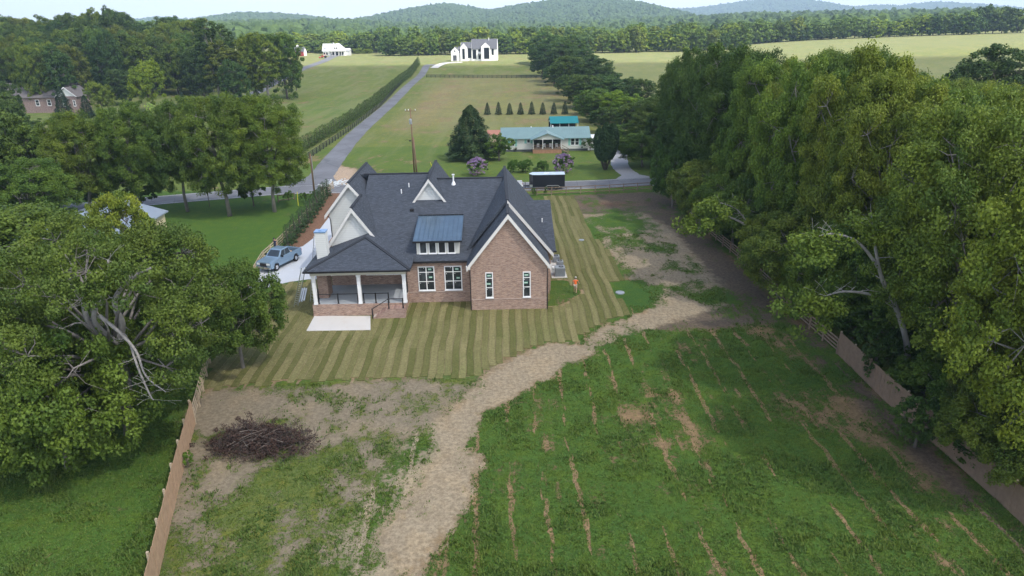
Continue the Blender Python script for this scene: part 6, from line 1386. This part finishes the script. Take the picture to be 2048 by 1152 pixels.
# ------------------------------------------------------------------ people
def skinned(name, pts, edges, rad, mat, parent, root=0, sub=2):
    me = bpy.data.meshes.new(name); bm = bmesh.new(); ly = bm.verts.layers.skin.verify(); vs = [bm.verts.new(p) for p in pts]
    for a, c in edges: bm.edges.new((vs[a], vs[c]))
    for v, r in zip(vs, rad):
        v[ly].radius = (r, r) if not isinstance(r, tuple) else r
    vs[root][ly].use_root = True
    bm.to_mesh(me); bm.free(); me.materials.append(mat); o = bpy.data.objects.new(name, me); link(o, parent)
    s = o.modifiers.new('skin', 'SKIN'); s.use_smooth_shade = True; s.branch_smoothing = .6; u = o.modifiers.new('sub', 'SUBSURF'); u.levels = sub; u.render_levels = sub; return o
M['skin'] = simple('skin', (0.42, 0.25, 0.18), .6, var=.05)
def person(loc, rz, label, shirt, pants, capc, stride=.28, shorts=True, back=True):
    e = empty('person', loc, rz, label, 'person')      # faces +y
    s = stride; B = [(0, 0, .93), (0, .01, 1.12), (0, .02, 1.32), (0, .01, 1.46), (0, .03, 1.56), (0, .05, 1.66), (0, .05, 1.76),  # 0-6 pelvis..head
         (-.10, 0, .9), (-.11, s * .55, .50), (-.11, s * .35, .10), (-.11, s * .35 + .14, .04),                                    # 7-10 left leg forward
         (.10, 0, .9), (.11, -s * .10, .50), (.11, -s * 1.0, .16), (.11, -s * 1.0 + .10, .03),                                    # 11-14 right leg back
         (-.19, .0, 1.43), (-.27, -.09, 1.17), (-.29, .04, .95), (-.29, .09, .87),                                                 # 15-18 left arm
         (.19, .0, 1.43), (.30, .04, 1.18), (.36, .20, 1.04), (.38, .27, .99)]                                                   # 19-22 right arm
    E_ = [(0, 1), (1, 2), (2, 3), (3, 4), (4, 5), (5, 6), (0, 7), (7, 8), (8, 9), (9, 10), (0, 11), (11, 12), (12, 13), (13, 14), (3, 15), (15, 16), (16, 17), (17, 18), (3, 19), (19, 20), (20, 21), (21, 22)]
    R_ = [(.15, .11), (.13, .10), (.16, .11), (.10, .08), (.055, .055), (.085, .10), (.07, .085), .09, .058, .04, .04, .09, .058, .04, .04, .06, .045, .035, .03, .06, .045, .035, .03]
    body = skinned('body', B, E_, R_, M['skin'], e)
    for hx, hp, sg in ((17, 18, -1), (21, 22, 1)):
        p = Vector(B[hp]); d = (p - Vector(B[hx])).normalized(); sd = Vector((1, 0, 0)); pts = [p]; ed = []; rd = [.028]
        for k in range(4):
            o_ = sd * (-.03 + .02 * k); L = (.07, .085, .08, .06)[k]; i = len(pts); pts += [p + o_ + d * .03, p + o_ + d * (.03 + L * .5), p + o_ + d * (.03 + L) + Vector((0, .01, -.02))]; ed += [(0, i), (i, i + 1), (i + 1, i + 2)]; rd += [.011, .009, .007]
        i = len(pts); pts += [p + sd * (-.035 * sg) + Vector((0, .02, 0)), p + sd * (-.05 * sg) + d * .04 + Vector((0, .02, 0))]; ed += [(0, i), (i, i + 1)]; rd += [.011, .008]
        skinned('hand', pts, ed, rd, M['skin'], body, sub=1)
    sh = [B[0], B[1], B[2], (0, .01, 1.45), B[15], (-.235, -.05, 1.28), B[19], (.25, .02, 1.30)]
    skinned('shirt', sh, [(0, 1), (1, 2), (2, 3), (3, 4), (4, 5), (3, 6), (6, 7)], [(.165, .125), (.155, .12), (.18, .13), (.12, .10), .082, .075, .082, .075], shirt, e)
    k = lambda i, t: tuple(Vector(B[i]).lerp(Vector(B[i + 1]), t))
    if shorts: skinned('shorts', [(0, 0, .96), B[7], k(7, .85), B[11], k(11, .85)], [(0, 1), (1, 2), (0, 3), (3, 4)], [(.165, .13), .11, .085, .11, .085], pants, e)
    else: skinned('trousers', [(0, 0, .96), B[7], B[8], B[9], B[11], B[12], B[13]], [(0, 1), (1, 2), (2, 3), (0, 4), (4, 5), (5, 6)], [(.165, .13), .11, .075, .06, .11, .075, .06], pants, e)
    for a, c in ((9, 10), (13, 14)): skinned('shoe', [tuple(Vector(B[a]) - Vector((0, .03, .02))), B[c]], [(0, 1)], [.055, .048], M['rubber'], e, sub=1)
    # face
    c = Vector(B[5]); 
    for sx in (-.035, .035):
        q = MB(); q.add([tuple(Vector((c.x + sx, c.y + .108, c.z + .025)) + Vector(ICV[i]) * .012) for i in range(len(ICV))], [tuple(f) for f in ICF]); q.build('eye', M['black'], body)
        q = MB(); q.add([tuple(Vector((c.x + (.1 if sx > 0 else -.1), c.y, c.z + .01)) + Vector((ICV[i][0] * .012, ICV[i][1] * .02, ICV[i][2] * .032))) for i in range(len(ICV))], [tuple(f) for f in ICF]); q.build('ear', M['skin'], body)
    q = MB(); q.add([(c.x, c.y + .10, c.z + .02), (c.x - .014, c.y + .105, c.z - .02), (c.x + .014, c.y + .105, c.z - .02), (c.x, c.y + .132, c.z - .015)], [(0, 1, 3), (0, 3, 2), (1, 2, 3), (0, 2, 1)]); q.build('nose', M['skin'], body)
    q = MB(); q.box(c.x - .025, c.x + .025, c.y + .098, c.y + .112, c.z - .052, c.z - .044); q.build('mouth', simple('lips', (.3, .12, .1), .6), body)
    q = MB(); n = 14
    q.tube([(c.x, c.y, c.z + .035), (c.x, c.y, c.z + .09), (c.x, c.y, c.z + .125), (c.x, c.y, c.z + .14)], [.115, .11, .075, .02], n); q.box(c.x - .07, c.x + .07, c.y + .08, c.y + .19, c.z + .04, c.z + .052); q.build('cap', capc, e, smooth=False)
    q = MB(); q.tube([(c.x, c.y - .012, c.z - .045), (c.x, c.y - .012, c.z + .036)], [.088, .106], n); q.build('hair', simple('dark_hair', (.05, .035, .025), .9), body)
    return e
g = G(1150.5, 587); pr_ = person((g[0], g[1], .045), math.radians(-8), 'person in bright orange shirt, khaki shorts and grey cap walking on the sod', simple('orange_shirt', (0.85, 0.16, 0.04), .8, var=.05), simple('khaki', (0.42, 0.36, 0.29), .85, var=.05), simple('grey_cap', (.38, .38, .38), .8))
q = AT(548, 81.2, 490); person((q[0] + .15, 81.2, .05), math.radians(150), 'person in dark navy shirt and black cap standing behind the silver pickup', simple('navy_shirt', (0.03, 0.04, 0.10), .8), simple('dark_jeans', (.05, .06, .10), .85), simple('black_cap', (.03, .03, .04), .8), stride=.05, shorts=False)
# blue garden things near the bungalow and a basketball-like pole kept generic
g = G(179, 190); e = empty('blue_playset', (g[0], 243, 0), 0, 'blue upright play structure between the bungalow and the pale round tree', 'play structure'); M['bluep'] = simple('blue_plastic', (0.03, 0.13, 0.42), .5)
for x in (-.6, .6): b = MB(); b.bar((x, 0, 0), (x * .7, 0, 3.6), .18, .18); b.build('post', M['bluep'], e)
b = MB(); b.box(-.7, .7, -.5, .5, 1.5, 1.65); b.box(-.6, .6, .45, .5, 1.65, 2.6); b.build('platform', M['bluep'], e); b = MB(); b.prism([(-.8, 3.2), (.8, 3.2), (0, 4.0)], 'y', -.6, .6); b.build('roof', M['bluep'], e)
# pale limbs showing in the open side of the forked tree
def limb_part(parent, name, pts, r0, r1, seed, mat='limb_bark', twigs=8):
    rr = random.Random(seed); P_ = catmull([np.array(p, float) for p in pts], 5); n = len(P_); b = MB(); rad = [r0 + (r1 - r0) * i / (n - 1) for i in range(n)]
    b.tube([tuple(p) for p in P_], rad, 8)
    for k in range(twigs):
        i = rr.randint(n // 3, n - 1); p = Vector(P_[i]); d = Vector((rr.uniform(-1, 1), rr.uniform(-.7, .5), rr.uniform(-.3, .9))).normalized() * rr.uniform(.5, 1.7); q = p + d * .5 + Vector((0, 0, rr.uniform(-.1, .2)))
        b.tube([p, q, p + d], [rad[i] * .35, rad[i] * .22, .012], 4, cap=False); b.tube([q, q + Vector((rr.uniform(-.5, .5), rr.uniform(-.3, .3), rr.uniform(-.2, .5)))], [rad[i] * .15, .008], 4, cap=False)
    o = b.build(name, M[mat], None, smooth=True)
    if parent is not None:
        bpy.context.view_layer.update(); o.parent = parent; o.matrix_parent_inverse = parent.matrix_world.inverted()
    return o
M['limb_bark'] = simple('grey_limb_bark', (0.30, 0.285, 0.27), .95, var=.35, sc=2)
def pl(pts): return [AT(x, Y, y) for x, y, Y in pts]
limb_part(big, 'limb', [(-25.8, 39.4, 1.0)] + pl([(258, 790, 39.2), (240, 700, 38.8), (244, 647, 38.3), (229, 606, 37.8), (252, 566, 37.2), (302, 536, 36.6)]), .34, .07, 1)
limb_part(big, 'limb', pl([(245, 720, 38.8), (199, 680, 38.2), (174, 637, 37.6), (164, 601, 37.2), (141, 569, 36.8), (143, 535, 36.6)]), .22, .06, 2)
limb_part(big, 'limb', pl([(240, 690, 38.6), (189, 644, 37.5), (201, 596, 36.9), (216, 556, 36.5), (216, 520, 36.2)]), .18, .05, 3)
limb_part(big, 'dead_limb', pl([(199, 632, 37.4), (236, 662, 36.9), (272, 702, 36.4), (292, 752, 36.0), (332, 784, 35.7)]), .13, .03, 4, twigs=14)
limb_part(big, 'dead_limb', pl([(262, 690, 36.8), (276, 735, 36.2), (300, 790, 36.0), (308, 800, 35.9)]), .10, .02, 5, twigs=8)
# leaning grey-limbed trees at the edge of the right wood
def bare_tree(label, limbs, tips, seed):
    p = limbs[0][0][0]; e = empty('leaning_tree', (p[0], p[1], 0), 0, label, 'tree')
    for i, (pts, r0, r1) in enumerate(limbs): limb_part(e, 'trunk' if i == 0 else 'limb', pts, r0, r1, seed + i, twigs=9)
    rng = np.random.RandomState(seed); C_ = []
    for q in tips:
        for k in range(9): C_.append(np.array(q) + rng.normal(size=3) * np.array([.9, .8, .45]))
    V, t = leaf_quads(np.array(C_), np.full(len(C_), .75), 110, .24, rng, .55, .8, .3); o = bpy.data.objects.new('crown', np_mesh('crown', V, np.arange(len(V)).reshape(-1, 4), [M['leaf']], {'tint': t})); o.color = (1.2, 1.2, .85, 1); link(o); bpy.context.view_layer.update(); o.parent = e; o.matrix_parent_inverse = e.matrix_world.inverted()
a = AT(1822, 47, 725); a = np.array([a[0], a[1], 0])
L1_ = [a] + list(pl([(1812, 680, 46.6), (1790, 610, 46.0), (1765, 560, 45.5), (1752, 505, 45.2), (1745, 450, 45.0)])); L2_ = pl([(1788, 612, 46.0), (1745, 590, 45.0), (1690, 583, 44.2), (1650, 592, 43.6)]); L3_ = pl([(1760, 540, 45.4), (1720, 488, 45.0), (1670, 468, 44.6), (1620, 476, 44.2)])
bare_tree('leaning tree with grey curved limbs above the right plank fence', [(L1_, .26, .07), (L2_, .15, .04), (L3_, .13, .03)], [L2_[-1], L3_[-1], L1_[-1], L2_[2] + np.array([-.8, 0, -1]), L3_[2] + np.array([-1, 0, -.6]), L2_[-1] + np.array([-2, .5, -.6])], 50)
a = AT(1545, 70, 520); a = np.array([a[0] + 3, a[1] + 1, 0]); M1_ = [a] + list(pl([(1560, 500, 69), (1500, 455, 68), (1450, 432, 67.5), (1420, 440, 67)])); M2_ = pl([(1500, 455, 68), (1475, 420, 67.6), (1440, 405, 67.2)])
bare_tree('leaning tree with a long pale bough reaching over the right dirt strip', [(M1_, .2, .05), (M2_, .1, .03)], [M1_[-1], M2_[-1], M1_[-2] + np.array([0, 0, 1.0]), M1_[-1] + np.array([-1.5, 0, -.4]), M1_[-1] + np.array([-.8, 0, 1.5])], 70)

# ------------------------------------------------------------------ passing cloud: shades the plot while the far fields lie in sun
def cloud():
    zc = 900.0; sh = np.array([sdir.x, sdir.y]) / sdir.z * zc
    xs = np.arange(-1500, 1501, 60.0); ys = np.arange(-1500, 431, 40.0); X, Y = np.meshgrid(xs, ys)
    edge = (fbm(X / 170 + 9, Y / 170, 61, 4) - .5) * 90
    yy = Y + (1 - sm(300, 430, Y)) * 0; t = np.clip((395 + edge - Y) / 120, 0, 1)
    Yp = np.minimum(Y, 395 + edge)
    th = 40 * np.sqrt(np.clip((395 + edge - Yp) / 250, 0, 1)) + 0.5
    bump_ = (fbm(X / 120, Y / 120, 71, 4) - .5) * 50
    n = X.size; I_ = np.arange(n).reshape(X.shape)
    top = np.stack([(X + sh[0]).ravel(), (Yp + sh[1]).ravel(), (zc + th + np.maximum(bump_, 0) * th / 40).ravel()], -1); bot = np.stack([(X + sh[0]).ravel(), (Yp + sh[1]).ravel(), (zc - th * .3).ravel()], -1)
    F_ = np.stack([I_[:-1, :-1], I_[:-1, 1:], I_[1:, 1:], I_[1:, :-1]], -1).reshape(-1, 4); F2 = (F_ + n)[:, ::-1]
    rim = list(I_[0, :]) + list(I_[1:, -1]) + list(I_[-1, -2::-1]) + list(I_[-2:0:-1, 0]); R_ = np.array([(rim[i], rim[(i + 1) % len(rim)], rim[(i + 1) % len(rim)] + n, rim[i] + n) for i in range(len(rim))])
    a = NM('cloud_vapour', 1.0, 0.0); t_ = a.t; out = t_.nodes['Material Output']
    tr = a.n('BsdfTransparent'); tr.inputs[0].default_value = (1, 1, 1, 1); tl = a.n('BsdfTranslucent'); tl.inputs[0].default_value = (.95, .96, 1, 1); df = a.n('BsdfDiffuse'); df.inputs[0].default_value = (.9, .9, .92, 1)
    m1 = a.n('MixShader'); m1.inputs[0].default_value = .25; t_.links.new(tl.outputs[0], m1.inputs[1]); t_.links.new(df.outputs[0], m1.inputs[2])
    m2 = a.n('MixShader'); m2.inputs[0].default_value = CLOUD_OPACITY; t_.links.new(tr.outputs[0], m2.inputs[1]); t_.links.new(m1.outputs[0], m2.inputs[2]); t_.links.new(m2.outputs[0], out.inputs['Surface'])
    me = np_mesh('cloud', np.vstack([top, bot]), np.vstack([F_, F2, R_]), [a.m], smooth=True)
    tag(link(bpy.data.objects.new('cloud', me)), 'broad passing cloud high above whose shade covers the plot', 'cloud', kind='stuff')
CLOUD_OPACITY = 0.45
cloud()
def haze(dens):
    b = MB(); b.box(-5200, 5200, -1500, 6200, -6, 520); m = bpy.data.materials.new('haze_air'); m.use_nodes = True; t = m.node_tree; t.nodes.remove(t.nodes['Principled BSDF'])
    v = t.nodes.new('ShaderNodeVolumePrincipled'); v.inputs['Color'].default_value = (.55, .76, 1.0, 1); v.inputs['Density'].default_value = dens; v.inputs['Anisotropy'].default_value = 0.0
    t.links.new(v.outputs[0], t.nodes['Material Output'].inputs['Volume']); o = b.build('haze', m); tag(o, kind='stuff')
haze(0.00024)
